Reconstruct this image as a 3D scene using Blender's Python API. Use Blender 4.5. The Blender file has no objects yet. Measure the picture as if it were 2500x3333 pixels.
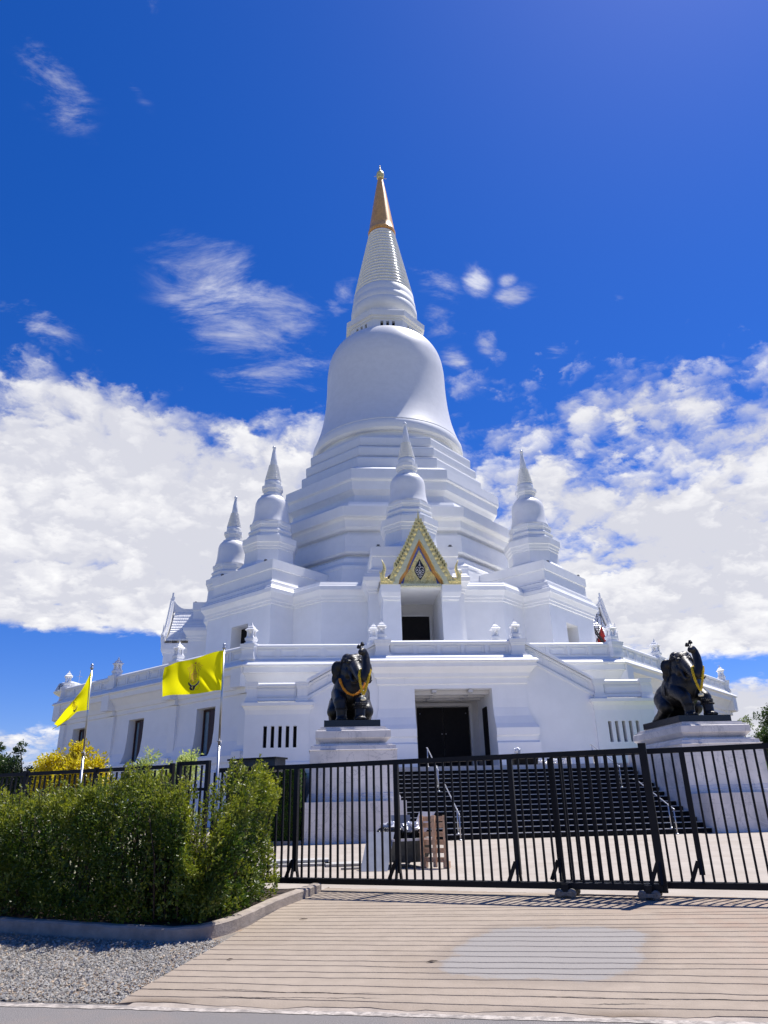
import bpy, math, random
import numpy as np
from mathutils import Vector, Matrix
random.seed(7); RNG = np.random.default_rng(11)
sc = bpy.context.scene
R = math.radians
# ------------------------------------------------------------------ camera
YAW, PITCH, ROLL, CAMZ = R(5.0552), R(22.4934), R(-1.3815), 1.2825
def make_camera():
    cy, sy, cp, sp = math.cos(YAW), math.sin(YAW), math.cos(PITCH), math.sin(PITCH)
    f = Vector((sy*cp, cy*cp, sp)); r = Vector((cy, -sy, 0)); u = r.cross(f)
    cr, sr = math.cos(ROLL), math.sin(ROLL)
    r2 = cr*r + sr*u; u2 = -sr*r + cr*u
    cd = bpy.data.cameras.new('camera'); co = bpy.data.objects.new('camera', cd)
    sc.collection.objects.link(co)
    m = Matrix((r2, u2, -f)).transposed().to_4x4(); m.translation = (0, 0, CAMZ)
    co.matrix_world = m
    cd.sensor_fit = 'HORIZONTAL'; cd.sensor_width = 36; cd.lens = 36*2299.03/2500
    cd.clip_start = .05; cd.clip_end = 6000
    sc.camera = co
make_camera()
# ------------------------------------------------------------------ light, exposure
SUN_AZ, SUN_EL = R(55), R(65)
sc.view_settings.view_transform = 'Standard'; sc.view_settings.look = 'None'
sc.view_settings.gamma = 1; sc.view_settings.exposure = 0.45
def make_sun():
    l = bpy.data.lights.new('sun', 'SUN'); l.energy = 5.0; l.angle = R(.5); l.color = (1, .955, .89)
    o = bpy.data.objects.new('sun', l); sc.collection.objects.link(o)
    d = Vector((math.sin(SUN_AZ)*math.cos(SUN_EL), math.cos(SUN_AZ)*math.cos(SUN_EL), math.sin(SUN_EL)))
    o.rotation_euler = d.to_track_quat('Z', 'Y').to_euler(); o.location = d*200
make_sun()

class NT:
    """small helper for node trees"""
    def __init__(s, tree): s.t = tree
    def n(s, typ, **kw):
        x = s.t.nodes.new(typ)
        for k, v in kw.items():
            if k == 'inp':
                for a, b in v.items():
                    if isinstance(b, bpy.types.NodeSocket): s.t.links.new(b, x.inputs[a])
                    else: x.inputs[a].default_value = b
            else: setattr(x, k, v)
        return x
    def math(s, op, a, b=None, c=None, clamp=False):
        x = s.t.nodes.new('ShaderNodeMath'); x.operation = op; x.use_clamp = clamp
        for i, v in enumerate((a, b, c)):
            if v is None: continue
            if isinstance(v, bpy.types.NodeSocket): s.t.links.new(v, x.inputs[i])
            else: x.inputs[i].default_value = v
        return x.outputs[0]
    def ramp(s, fac, stops, interp='LINEAR'):
        x = s.t.nodes.new('ShaderNodeValToRGB'); cr = x.color_ramp; cr.interpolation = interp
        while len(cr.elements) < len(stops): cr.elements.new(.5)
        for e, (p, c) in zip(cr.elements, stops):
            e.position = p; e.color = (c, c, c, 1) if isinstance(c, (int, float)) else (*c, 1)
        s.t.links.new(fac, x.inputs[0]); return x.outputs[0]
    def mix(s, fac, a, b, blend='MIX'):
        x = s.t.nodes.new('ShaderNodeMix'); x.data_type = 'RGBA'; x.blend_type = blend
        for i, v in ((0, fac), (6, a), (7, b)):
            if isinstance(v, bpy.types.NodeSocket): s.t.links.new(v, x.inputs[i])
            elif i == 0: x.inputs[i].default_value = v
            else: x.inputs[i].default_value = (*v, 1) if len(v) == 3 else v
        return x.outputs[2]
    def smooth(s, v, a, b, lo=0., hi=1.):
        x = s.t.nodes.new('ShaderNodeMapRange'); x.interpolation_type = 'SMOOTHSTEP'
        s.t.links.new(v, x.inputs[0])
        for i, k in enumerate((a, b, lo, hi)): x.inputs[i+1].default_value = k
        return x.outputs[0]

def make_world():
    w = bpy.data.worlds.new('World'); sc.world = w; w.use_nodes = True
    N = NT(w.node_tree); w.node_tree.nodes.clear()
    sky = N.n('ShaderNodeTexSky', sky_type='NISHITA'); sky.sun_disc = False
    sky.sun_elevation = SUN_EL; sky.sun_rotation = SUN_AZ
    sky.air_density = 1.0; sky.dust_density = .25; sky.ozone_density = 4.0; sky.altitude = 200
    hs = N.n('ShaderNodeHueSaturation', inp={'Saturation': 1.35, 'Value': 1.0, 'Color': sky.outputs[0]})
    skyc = N.mix(1.0, hs.outputs[0], (.86, .90, 1.46), 'MULTIPLY')
    tc = N.n('ShaderNodeTexCoord'); sep = N.n('ShaderNodeSeparateXYZ', inp={0: tc.outputs['Generated']})
    x, y, z = sep.outputs
    el = N.math('MULTIPLY', N.math('ARCSINE', z), 180/math.pi)
    az = N.math('MULTIPLY', N.math('ARCTAN2', x, y), 180/math.pi)      # degrees right of the facade normal
    # cloud layer coordinates: plane at height 1 seen from below, softened near the horizon
    den = N.math('ADD', N.math('MAXIMUM', z, 0.0), .34)
    px, py = N.math('DIVIDE', x, den), N.math('DIVIDE', y, den)
    def noise(sx, sy, rot, scale, detail, rough, dist=0, off=0):
        cv = N.n('ShaderNodeCombineXYZ', inp={0: px, 1: py, 2: off})
        mp = N.n('ShaderNodeMapping', inp={0: cv.outputs[0], 'Rotation': (0, 0, R(rot)), 'Scale': (sx, sy, 1)})
        t = N.n('ShaderNodeTexNoise', inp={'Vector': mp.outputs[0], 'Scale': scale, 'Detail': detail, 'Roughness': rough, 'Distortion': dist})
        return t.outputs[0]
    big = noise(1, 1, 0, 2.0, 3, .5, .2, 3.1)
    med = noise(1, 1.05, 25, 5.2, 10, .60, .12, 1.7)
    fin = noise(1, 1.1, -35, 17, 8, .60, .15, .4)
    wv = N.n('ShaderNodeCombineXYZ', inp={0: N.math('ADD', px, N.math('MULTIPLY', med, .22)), 1: N.math('ADD', py, N.math('MULTIPLY', fin, .16)), 2: .3})
    vo = N.n('ShaderNodeTexVoronoi', feature='F1', inp={'Vector': wv.outputs[0], 'Scale': 13, 'Detail': 2.0, 'Roughness': .5})
    puff = N.math('SUBTRACT', .50, vo.outputs['Distance'])
    shp = N.math('ADD', N.math('ADD', N.math('MULTIPLY', N.math('SUBTRACT', big, .5), .45), N.math('MULTIPLY', N.math('SUBTRACT', med, .5), .85)), N.math('ADD', N.math('MULTIPLY', N.math('SUBTRACT', fin, .5), .42), N.math('MULTIPLY', puff, .22)))
    # upper edge of the cloud bank by bearing, and how fast it closes up below that edge
    azn = N.math('DIVIDE', N.math('ADD', az, 50), 100, clamp=True)
    topel = N.math('MULTIPLY', N.ramp(azn, [(0, .50), (.225, .505), (.255, .555), (.31, .55), (.37, .535), (.50, .535), (.62, .525), (.67, .545), (.73, .53), (.80, .56), (.87, .50), (1, .47)]), 60)
    slope = N.ramp(azn, [(0, .062), (.5, .055), (.60, .025), (.72, .022), (1, .024)])
    cov = N.math('MULTIPLY', N.math('SUBTRACT', topel, el), slope)
    cov = N.math('MINIMUM', N.math('MAXIMUM', cov, -.5), .42)
    lo_l = N.smooth(el, 10.6, 13.4, 0, 1)
    hz = N.smooth(el, 4.5, 7.5, 1, 0)
    left = N.smooth(az, -9, -2, 1, 0)
    gap = N.math('MULTIPLY', N.math('MULTIPLY', left, N.math('SUBTRACT', 1, lo_l)), N.math('SUBTRACT', 1, N.math('MULTIPLY', hz, .72)))
    rgap = N.math('MULTIPLY', N.smooth(az, 24, 30), N.math('MULTIPLY', N.smooth(el, 6.5, 8.3), N.smooth(el, 10.6, 8.7)))
    cov = N.math('SUBTRACT', N.math('SUBTRACT', cov, N.math('MULTIPLY', gap, .95)), N.math('MULTIPLY', rgap, .45))
    d1 = N.smooth(N.math('ADD', shp, cov), -.07, .22)
    # thin streaked cirrus higher up
    def blob(a0, e0, ra, re, rot):
        c, s_ = math.cos(R(rot)), math.sin(R(rot))
        da, de = N.math('SUBTRACT', az, a0), N.math('SUBTRACT', el, e0)
        u = N.math('DIVIDE', N.math('ADD', N.math('MULTIPLY', da, c), N.math('MULTIPLY', de, s_)), ra)
        v = N.math('DIVIDE', N.math('SUBTRACT', N.math('MULTIPLY', de, c), N.math('MULTIPLY', da, s_)), re)
        r = N.math('SQRT', N.math('ADD', N.math('MULTIPLY', u, u), N.math('MULTIPLY', v, v)))
        return N.smooth(r, 1.25, .0)
    cir = noise(1, 2.2, -40, 6.0, 12, .66, .45, 9.2)
    b = None
    for a in CIRRUS:
        q = N.math('MULTIPLY', blob(*a[:5]), a[5]); b = q if b is None else N.math('MAXIMUM', b, q)
    d2 = N.math('MULTIPLY', N.smooth(N.math('ADD', N.math('MULTIPLY', N.math('SUBTRACT', cir, .5), 2.6), N.math('MULTIPLY', b, .56)), .22, 1.10), N.math('MULTIPLY', N.smooth(b, .0, .6), .82))
    front = N.smooth(N.math('ABSOLUTE', N.math('SUBTRACT', az, 4)), 62, 46, 0, 1)     # unseen sky behind the camera cleared of clouds to darken and blue the shade
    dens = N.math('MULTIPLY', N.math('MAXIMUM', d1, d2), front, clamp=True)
    sh = noise(1, 1.5, 10, 3.4, 6, .58, .2, 6.6)
    ccol = N.ramp(N.math('ADD', N.math('ADD', N.math('MULTIPLY', sh, .62), N.math('MULTIPLY', fin, .26)), N.math('ADD', N.math('MULTIPLY', puff, .20), .05)), [(.36, (.68, .69, .77)), (.47, (.86, .86, .90)), (.57, (.99, .99, 1.0))])
    bg1 = N.n('ShaderNodeBackground', inp={'Color': skyc, 'Strength': SKY_STRENGTH})
    bg2 = N.n('ShaderNodeBackground', inp={'Color': ccol, 'Strength': CLOUD_STRENGTH})
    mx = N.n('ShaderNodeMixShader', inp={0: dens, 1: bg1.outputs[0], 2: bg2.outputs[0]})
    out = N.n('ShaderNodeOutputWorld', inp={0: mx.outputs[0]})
SKY_STRENGTH, CLOUD_STRENGTH = .068, .75
CIRRUS = [(-28, 49.3, 5, 3.0, -25, .85), (-20.5, 55.5, 3.2, 1.3, -40, .6), (-22.2, 51.5, 3.8, .8, -25, .55), (-7.2, 37.2, 13, 5.6, -25, 1.0), (1.4, 39.6, 2.2, 2.8, -60, .9), (10.6, 39, 4.8, 3.0, -45, .85),
          (14.9, 40, 1.9, 1.6, -40, .9), (18.6, 38.3, 2.8, 1.3, 0, .95), (18, 39.7, 1.2, .8, 0, .75), (15.4, 35.9, 1.6, 2.1, 0, .85), (12.2, 34.3, 2, 1.3, -30, .8), (27.9, 36.8, 1.4, 1.0, -30, .7), (29.1, 35.5, 1.1, .8, 0, .7),
          (21.6, 34, 1.6, 1.4, 0, .6), (28.8, 31.6, 2.3, 1.2, -10, .8), (36, 30.2, 2.8, .9, -10, .8), (-25.5, 34, 4.5, 1.8, -10, .85), (-6, 33, 6, 1.7, 0, .85)]
make_world()

# ------------------------------------------------------------------ mesh helpers
class MB:
    """collects shapes and links them as ONE mesh object"""
    def __init__(s, T=None): s.v = []; s.f = []; s.nv = 0; s.T = T; s.sm = []
    def add(s, verts, faces, smooth=False):
        a = np.asarray(verts, float).reshape(-1, 3)
        if s.T is not None: a = s.T(a)
        s.v.append(a); k = s.nv
        for f in faces: s.f.append([i+k for i in f]); s.sm.append(smooth)
        s.nv += len(a); return s
    def box(s, cx, cy, cz, sx, sy, sz, rz=0, M=None):
        p = np.array([(x, y, z) for x in (-.5, .5) for y in (-.5, .5) for z in (-.5, .5)])*(sx, sy, sz)
        if M is not None: p = p @ np.array(M).T
        if rz: c, q = math.cos(rz), math.sin(rz); p = p @ np.array([[c, q, 0], [-q, c, 0], [0, 0, 1]])
        return s.add(p+(cx, cy, cz), [(0, 1, 3, 2), (4, 6, 7, 5), (0, 4, 5, 1), (2, 3, 7, 6), (0, 2, 6, 4), (1, 5, 7, 3)])
    def bar(s, a, b, w, h=None, up=(0, 0, 1)):
        a, b = Vector(a), Vector(b); d = (b-a); L = d.length; d.normalize()
        u = Vector(up); x = d.cross(u)
        if x.length < 1e-4: x = d.cross(Vector((0, 1, 0)))
        x.normalize(); y = x.cross(d); h = h or w
        p = []
        for t in (0, L):
            for i, j in ((-1, -1), (1, -1), (1, 1), (-1, 1)):
                p.append(a+d*t+x*(i*w/2)+y*(j*h/2))
        return s.add([tuple(q) for q in p], [(3, 2, 1, 0), (4, 5, 6, 7), (0, 1, 5, 4), (1, 2, 6, 5), (2, 3, 7, 6), (3, 0, 4, 7)])
    def loft(s, rings, cap0=True, cap1=True, smooth=False, closed=True):
        n = len(rings[0]); fs = []
        m = n if closed else n-1
        for k in range(len(rings)-1):
            for i in range(m):
                j = (i+1) % n
                fs.append((k*n+i, k*n+j, (k+1)*n+j, (k+1)*n+i))
        if cap0: fs.append(tuple(range(n-1, -1, -1)))
        if cap1: fs.append(tuple(range((len(rings)-1)*n, len(rings)*n)))
        return s.add(np.concatenate([np.asarray(r, float) for r in rings]), fs, smooth)
    def lathe(s, prof, n=32, c=(0, 0), smooth=True, rot=0):
        t = np.linspace(0, 2*np.pi, n, endpoint=False)+rot
        return s.loft([np.stack([c[0]+r*np.cos(t), c[1]+r*np.sin(t), np.full(n, z)], 1) for r, z in prof], smooth=smooth)
    def tube(s, pts, r, n=8, smooth=True, flat=None):
        P = np.asarray(pts, float); m = len(P); rr = np.broadcast_to(np.asarray(r, float), (m,))
        T = np.gradient(P, axis=0); T /= np.linalg.norm(T, axis=1)[:, None]+1e-9
        ref = np.array([0, 0, 1.]) if abs(T[0][2]) < .9 else np.array([1., 0, 0])
        rings = []; x = np.cross(T[0], ref); x /= np.linalg.norm(x)
        a = np.linspace(0, 2*np.pi, n, endpoint=False)
        for k in range(m):
            x = x-T[k]*(x@T[k]); x /= np.linalg.norm(x)+1e-9; y = np.cross(T[k], x)
            rings.append(P[k]+rr[k]*(np.cos(a)[:, None]*x+np.sin(a)[:, None]*y))
        return s.loft(rings, smooth=smooth)
    def ball(s, c, r, n=12, sc3=(1, 1, 1), smooth=True):
        pr = [(math.sin(math.pi*k/n)*1+1e-4, -math.cos(math.pi*k/n)) for k in range(n+1)]
        t = np.linspace(0, 2*np.pi, n*2 if n < 8 else n+6, endpoint=False)
        rr = np.asarray(sc3, float)*r
        return s.loft([np.stack([c[0]+rr[0]*q*np.cos(t), c[1]+rr[1]*q*np.sin(t), np.full(len(t), c[2]+rr[2]*z)], 1) for q, z in pr], smooth=smooth)
    def plate(s, poly, y0, y1, top=True):
        """poly in (x,z), solid between y0 (front) and y1 (back)"""
        n = len(poly)
        v = [(x, y0, z) for x, z in poly]+[(x, y1, z) for x, z in poly]
        return s.add(v, [tuple(range(n)), tuple(range(2*n-1, n-1, -1))]+[(i, i+n, (i+1) % n+n, (i+1) % n) for i in range(n)])
    def build(s, name, mat, parent=None, auto=None, loc=None):
        me = bpy.data.meshes.new(name)
        v = np.concatenate(s.v) if s.v else np.zeros((0, 3))
        if parent is not None: v = v-np.array(WL[parent.name_full])
        elif loc is not None: v = v-np.array(loc)
        me.from_pydata(v.tolist(), [], s.f)
        me.polygons.foreach_set('use_smooth', s.sm if auto is None else [True]*len(s.sm))
        if auto is not None: me.set_sharp_from_angle(angle=R(auto))
        me.materials.append(mat); me.update()
        return link(name, me, parent, loc)
WL = {}
def link(name, data, parent=None, loc=None):
    o = bpy.data.objects.new(name, data); sc.collection.objects.link(o)
    if parent is not None: o.parent = parent; WL[o.name_full] = WL[parent.name_full]
    else:
        o.location = loc or (0, 0, 0); WL[o.name_full] = tuple(o.location)
    return o
def tag(o, label=None, cat=None, group=None, kind=None):
    if label: o['label'] = label
    if cat: o['category'] = cat
    if group: o['group'] = group
    if kind: o['kind'] = kind
    return o
def thing(name, loc, label, cat, group=None): return tag(link(name, None, None, loc), label, cat, group)
def struct(o): o['kind'] = 'structure'; return o
def copy_tree(o, parent=None, loc=None):
    c = o.copy(); sc.collection.objects.link(c); c.parent = parent
    if parent is not None: c.matrix_parent_inverse = o.matrix_parent_inverse.copy()
    if loc is not None: c.location = loc
    for ch in o.children: copy_tree(ch, c)
    return c
def fast_mesh(name, V, F, mat, parent=None, loc=None, smooth=False, attrs=None):
    """V (n,3), F (m,k) arrays"""
    V = np.asarray(V, np.float32); F = np.asarray(F, np.int32)
    if parent is not None: V = V-np.array(WL[parent.name_full], np.float32)
    elif loc is not None: V = V-np.array(loc, np.float32)
    me = bpy.data.meshes.new(name); me.vertices.add(len(V)); me.vertices.foreach_set('co', V.ravel())
    m, k = F.shape; me.loops.add(m*k); me.loops.foreach_set('vertex_index', F.ravel())
    me.polygons.add(m); me.polygons.foreach_set('loop_start', np.arange(0, m*k, k, dtype=np.int32))
    me.polygons.foreach_set('use_smooth', np.full(m, smooth))
    for an, av in (attrs or {}).items():
        at = me.attributes.new(an, 'FLOAT', 'POINT'); at.data.foreach_set('value', np.asarray(av, np.float32))
    me.update(calc_edges=True); me.validate(); me.materials.append(mat)
    return link(name, me, parent, loc)
def offset_poly(poly, d):
    P = np.asarray(poly, float); n = len(P); out = []
    for i in range(n):
        a, b, c = P[i-1], P[i], P[(i+1) % n]
        e1 = (b-a)/np.linalg.norm(b-a); e2 = (c-b)/np.linalg.norm(c-b)
        n1 = np.array([e1[1], -e1[0]]); n2 = np.array([e2[1], -e2[0]])
        m = n1+n2; q = m@n1
        out.append(b+m*(d/q if abs(q) > 1e-6 else d))
    return np.array(out)
def prof_loft(mb, poly, prof, cap0=False, cap1=True, z0=0):
    rings = []
    for d, z in prof:
        p = offset_poly(poly, d); rings.append(np.column_stack([p, np.full(len(p), z+z0)]))
    return mb.loft(rings, cap0, cap1)
def octagon(a):
    t = np.radians(22.5+45*np.arange(8)); r = a/math.cos(R(22.5))
    return np.stack([r*np.sin(t), -r*np.cos(t)], 1)

# ------------------------------------------------------------------ materials
def mat(name, color, rough=.6, metal=0, var=.06, vscale=3., bump=0, bscale=40, spec=.5, coat=0, extra=None, translucent=0):
    m = bpy.data.materials.new(name); m.use_nodes = True; t = m.node_tree; N = NT(t)
    b = t.nodes['Principled BSDF']
    tc = N.n('ShaderNodeTexCoord'); co = tc.outputs['Object']
    no = N.n('ShaderNodeTexNoise', inp={'Vector': co, 'Scale': vscale, 'Detail': 6, 'Roughness': .6})
    lo = tuple(c*(1-var) for c in color); hi = tuple(min(1, c*(1+var)) for c in color)
    col = N.mix(N.smooth(no.outputs[0], .3, .7), lo, hi)
    if extra: col = extra(N, co, col, b)
    t.links.new(col, b.inputs['Base Color'])
    b.inputs['Roughness'].default_value = rough; b.inputs['Metallic'].default_value = metal
    b.inputs['Specular IOR Level'].default_value = spec; b.inputs['Coat Weight'].default_value = coat
    b.inputs['Coat Roughness'].default_value = .12
    if bump:
        n2 = N.n('ShaderNodeTexNoise', inp={'Vector': co, 'Scale': bscale, 'Detail': 5, 'Roughness': .65})
        bp = N.n('ShaderNodeBump', inp={'Height': n2.outputs[0], 'Strength': bump, 'Distance': .02})
        t.links.new(bp.outputs[0], b.inputs['Normal'])
    return m
def stained_white(N, co, col, b):
    # faint rain streaks and grime patches of the paint itself
    mp = N.n('ShaderNodeMapping', inp={0: co, 'Scale': (1.6, 1.6, .10)})
    st = N.n('ShaderNodeTexNoise', inp={'Vector': mp.outputs[0], 'Scale': 1.5, 'Detail': 8, 'Roughness': .7})
    return N.mix(N.smooth(st.outputs[0], .56, .80, 0, .30), col, (.60, .61, .61))
def tile_rows(N, co, col, b):
    s3 = N.n('ShaderNodeSeparateXYZ', inp={0: co})
    n = N.n('ShaderNodeTexNoise', inp={'Vector': N.n('ShaderNodeMapping', inp={0: co, 'Scale': (.25, .25, 1.7)}).outputs[0], 'Scale': 1.4, 'Detail': 6, 'Roughness': .75})
    f = N.math('FRACT', N.math('MULTIPLY', s3.outputs[2], 1.45))
    j = N.math('MULTIPLY', N.smooth(f, .0, .06, 1, 0), .10)
    c = N.mix(j, col, (.5, .5, .52))
    return N.mix(N.smooth(n.outputs[0], .5, .75, 0, .22), c, (.62, .61, .60))
M_WHITE = mat('white_paint', (.80, .80, .795), .55, var=.025, vscale=.8, bump=.10, bscale=9, extra=stained_white)
M_BELL = mat('white_mosaic', (.80, .79, .775), .38, var=.03, vscale=1.2, bump=.06, bscale=5, extra=tile_rows)
M_GLAZE = mat('white_glaze', (.80, .80, .785), .16, var=.03, vscale=2, coat=.5, spec=.6)
M_TILE = mat('white_roof_tile', (.80, .80, .79), .3, var=.06, vscale=4, coat=.2)
def gold_dirt(N, co, col, b):
    n = N.n('ShaderNodeTexNoise', inp={'Vector': co, 'Scale': 1.1, 'Detail': 6})
    return N.mix(N.smooth(n.outputs[0], .45, .75, 0, .35), col, (.50, .24, .07))
M_GOLD = mat('gold_mosaic', (.80, .42, .12), .34, .12, var=.12, vscale=2.5, bump=.08, bscale=14, extra=gold_dirt)
M_GILT = mat('gilt_carving', (.80, .66, .27), .42, .25, var=.25, vscale=7, bump=.9, bscale=9)
M_GILTFLAT = mat('gilt_flat', (.62, .60, .38), .5, .2, var=.10, vscale=3)
M_ORANGE = mat('orange_paint', (.50, .25, .07), .5, var=.1, vscale=3)
M_BLUEGLASS = mat('blue_glass_mosaic', (.16, .22, .62), .25, .1, var=.25, vscale=14)
M_BLACK = mat('black_gloss', (.012, .012, .014), .35, var=.2)
M_DARKWOOD = mat('dark_red_wood', (.030, .008, .007), .45, var=.3, vscale=5)
M_DOOR_SHADE = mat('black_door_and_shade', (.007, .006, .006), .7, spec=.2, var=.3, vscale=4)  # black doors; also paints interior shade on the backs of windows and vents
M_GLASS = mat('window_pane', (.14, .22, .28), .08, var=.15, spec=.9, coat=.4)
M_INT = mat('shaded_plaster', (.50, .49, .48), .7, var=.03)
M_STEEL = mat('stainless_steel', (.50, .51, .53), .33, .95, var=.06, vscale=12)
M_PLASTICW = mat('clear_plastic_wrap', (.62, .63, .66), .18, .25, var=.2, vscale=20, bump=.8, bscale=25)
def paint_wear(N, co, col, b):
    n = N.n('ShaderNodeTexNoise', inp={'Vector': co, 'Scale': 9, 'Detail': 9, 'Roughness': .75})
    return N.mix(N.smooth(n.outputs[0], .60, .74, 0, .5), col, (.05, .04, .032))
M_BLACKSTEEL = mat('black_gate_paint', (.008, .008, .009), .5, spec=.25, var=.25, vscale=6, bump=.12, bscale=60, extra=paint_wear)
M_IRON = mat('grey_cast_iron', (.17, .165, .155), .55, .5, var=.25, vscale=30, bump=.3, bscale=60)
M_BRONZE = mat('dark_bronze', (.013, .0115, .0105), .40, .0, var=.45, vscale=5, bump=.8, bscale=12, spec=.42)
M_BLKGRANITE = mat('black_granite', (.010, .010, .012), .22, var=.35, vscale=60, spec=.5)
def marble_veins(N, co, col, b):
    w = N.n('ShaderNodeTexNoise', inp={'Vector': co, 'Scale': .8, 'Detail': 10, 'Roughness': .62, 'Distortion': .8})
    v = N.math('ABSOLUTE', N.math('SUBTRACT', w.outputs[0], .5))
    c = N.mix(N.smooth(v, .0, .014, .45, 0), col, (.30, .29, .29))
    w2 = N.n('ShaderNodeTexNoise', inp={'Vector': co, 'Scale': 2.6, 'Detail': 9, 'Roughness': .66, 'Distortion': 1.0})
    v2 = N.math('ABSOLUTE', N.math('SUBTRACT', w2.outputs[0], .5))
    c = N.mix(N.smooth(v2, .0, .008, .22, 0), c, (.34, .33, .33))
    # slab joints
    s3 = N.n('ShaderNodeSeparateXYZ', inp={0: co})
    def joint(o, off, per):
        f = N.math('ABSOLUTE', N.math('SUBTRACT', N.math('FRACT', N.math('ADD', N.math('DIVIDE', o, per), off)), .5))
        return N.smooth(f, .5-.004/per*1.6, .5, 0, 1)
    jj = N.math('MAXIMUM', joint(s3.outputs[2], .33, .62), joint(s3.outputs[0], .5, 1.2))
    c = N.mix(N.math('MULTIPLY', jj, .55), c, (.2, .19, .18))
    bl = N.n('ShaderNodeTexNoise', inp={'Vector': co, 'Scale': .9, 'Detail': 3})
    return N.mix(N.smooth(bl.outputs[0], .52, .72, 0, .35), c, (.33, .34, .37))
M_MARBLE = mat('grey_white_marble', (.74, .69, .64), .32, var=.08, vscale=1.5, extra=marble_veins)
def step_wear(N, co, col, b):
    n = N.n('ShaderNodeTexNoise', inp={'Vector': co, 'Scale': 3, 'Detail': 8, 'Roughness': .75})
    return N.mix(N.smooth(n.outputs[0], .62, .76, 0, .4), col, (.09, .09, .09))
M_STEP = mat('black_step_granite', (.008, .008, .008), .7, var=.3, vscale=8, spec=.12, extra=step_wear)
M_NOSING = mat('pale_step_edge', (.62, .62, .61), .45, var=.1, vscale=6)
def concrete_stain(N, co, col, b):
    n = N.n('ShaderNodeTexNoise', inp={'Vector': co, 'Scale': .55, 'Detail': 9, 'Roughness': .68})
    c = N.mix(N.smooth(n.outputs[0], .42, .70, 0, .55), col, (.28, .23, .18))
    s3 = N.n('ShaderNodeSeparateXYZ', inp={0: co})
    fa = N.math('FRACT', N.math('DIVIDE', N.math('ADD', s3.outputs[0], 1.2), 4.0)); fb = N.math('FRACT', N.math('DIVIDE', N.math('ADD', s3.outputs[1], 2.9), 4.0))
    j = N.math('MAXIMUM', N.smooth(fa, .0, .006, 1, 0), N.smooth(fb, .0, .006, 1, 0))
    return N.mix(N.math('MULTIPLY', j, .6), c, (.16, .13, .10))
M_PLAZA = mat('plaza_concrete', (.37, .325, .275), .8, var=.08, vscale=1.5, bump=.25, bscale=30, extra=concrete_stain)
PATCH_C = (2.32, 8.28)
def ramp_marks(N, co, col, b):
    n = N.n('ShaderNodeTexNoise', inp={'Vector': co, 'Scale': .7, 'Detail': 9, 'Roughness': .7})
    c = N.mix(N.smooth(n.outputs[0], .40, .72, 0, .5), col, (.26, .205, .152))
    n3 = N.n('ShaderNodeTexNoise', inp={'Vector': co, 'Scale': 2.2, 'Detail': 7, 'Roughness': .7})
    s3 = N.n('ShaderNodeSeparateXYZ', inp={0: co}); x, y, z = s3.outputs
    red = N.math('MULTIPLY', N.smooth(x, 2.8, 5.0), N.smooth(n3.outputs[0], .38, .7, .1, .6))
    c = N.mix(red, c, (.33, .215, .155))
    # repaired square of paler grey concrete
    dx, dy = N.math('SUBTRACT', x, PATCH_C[0]), N.math('SUBTRACT', y, PATCH_C[1])
    u = N.math('DIVIDE', N.math('SUBTRACT', N.math('MULTIPLY', dx, 1.92), N.math('MULTIPLY', dy, .97)), 3.836); v = N.math('DIVIDE', N.math('ADD', N.math('MULTIPLY', dx, .57), N.math('MULTIPLY', dy, 1.71)), 3.836)
    p4 = N.math('ADD', N.math('POWER', N.math('ABSOLUTE', N.math('DIVIDE', u, .52)), 4), N.math('POWER', N.math('ABSOLUTE', N.math('DIVIDE', v, .52)), 4))
    wob = N.math('ADD', p4, N.math('MULTIPLY', N.math('SUBTRACT', n3.outputs[0], .5), 2.6))
    c = N.mix(N.smooth(wob, 2.4, .9, 0, .45), c, (.20, .162, .13))
    c = N.mix(N.smooth(wob, 1.1, .6, 0, .92), c, N.mix(n.outputs[0], (.225, .210, .198), (.30, .282, .266)))
    vv = N.math('ADD', N.math('MULTIPLY', x, .265), N.math('MULTIPLY', N.math('SUBTRACT', y, 6.865), .964))
    for off, amp, sc1, wd in ((.25, .34, 1.1, .016), (.42, .22, 1.6, .010)):
        cn = N.n('ShaderNodeTexNoise', inp={'Vector': co, 'Scale': sc1, 'Detail': 9, 'Roughness': .62}); cm = N.n('ShaderNodeTexNoise', inp={'Vector': co, 'Scale': .9 if off < .3 else .5, 'Detail': 2})
        dv = N.math('ABSOLUTE', N.math('SUBTRACT', N.math('SUBTRACT', vv, off), N.math('MULTIPLY', N.math('SUBTRACT', cn.outputs[0], .5), amp)))
        c = N.mix(N.math('MULTIPLY', N.smooth(dv, wd*.4, wd, 1, 0), N.smooth(cm.outputs[0], .44, .54)), c, (.05, .04, .032))
    dirt = N.n('ShaderNodeAttribute', attribute_name='dirt')
    return N.mix(dirt.outputs['Fac'], c, (.17, .125, .085))
M_RAMP = mat('ramp_concrete', (.325, .266, .208), .85, var=.07, vscale=5, bump=.35, bscale=45, extra=ramp_marks)
def asphalt_mix(N, co, col, b):
    v = N.n('ShaderNodeTexNoise', inp={'Vector': co, 'Scale': 140, 'Detail': 2})
    c = N.mix(N.smooth(v.outputs[0], .35, .7), (.10, .095, .092), (.31, .285, .27))
    n = N.n('ShaderNodeTexNoise', inp={'Vector': co, 'Scale': 1.3, 'Detail': 7, 'Roughness': .7})
    return N.mix(N.smooth(n.outputs[0], .45, .75, 0, .45), c, (.27, .21, .17))
M_ASPHALT = mat('asphalt', (.17, .165, .165), .85, bump=.5, bscale=180, extra=asphalt_mix)
def line_wear(N, co, col, b):
    n = N.n('ShaderNodeTexNoise', inp={'Vector': co, 'Scale': 11, 'Detail': 9, 'Roughness': .75})
    return N.mix(N.smooth(n.outputs[0], .40, .60, 0, .95), col, (.21, .185, .165))
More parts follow.
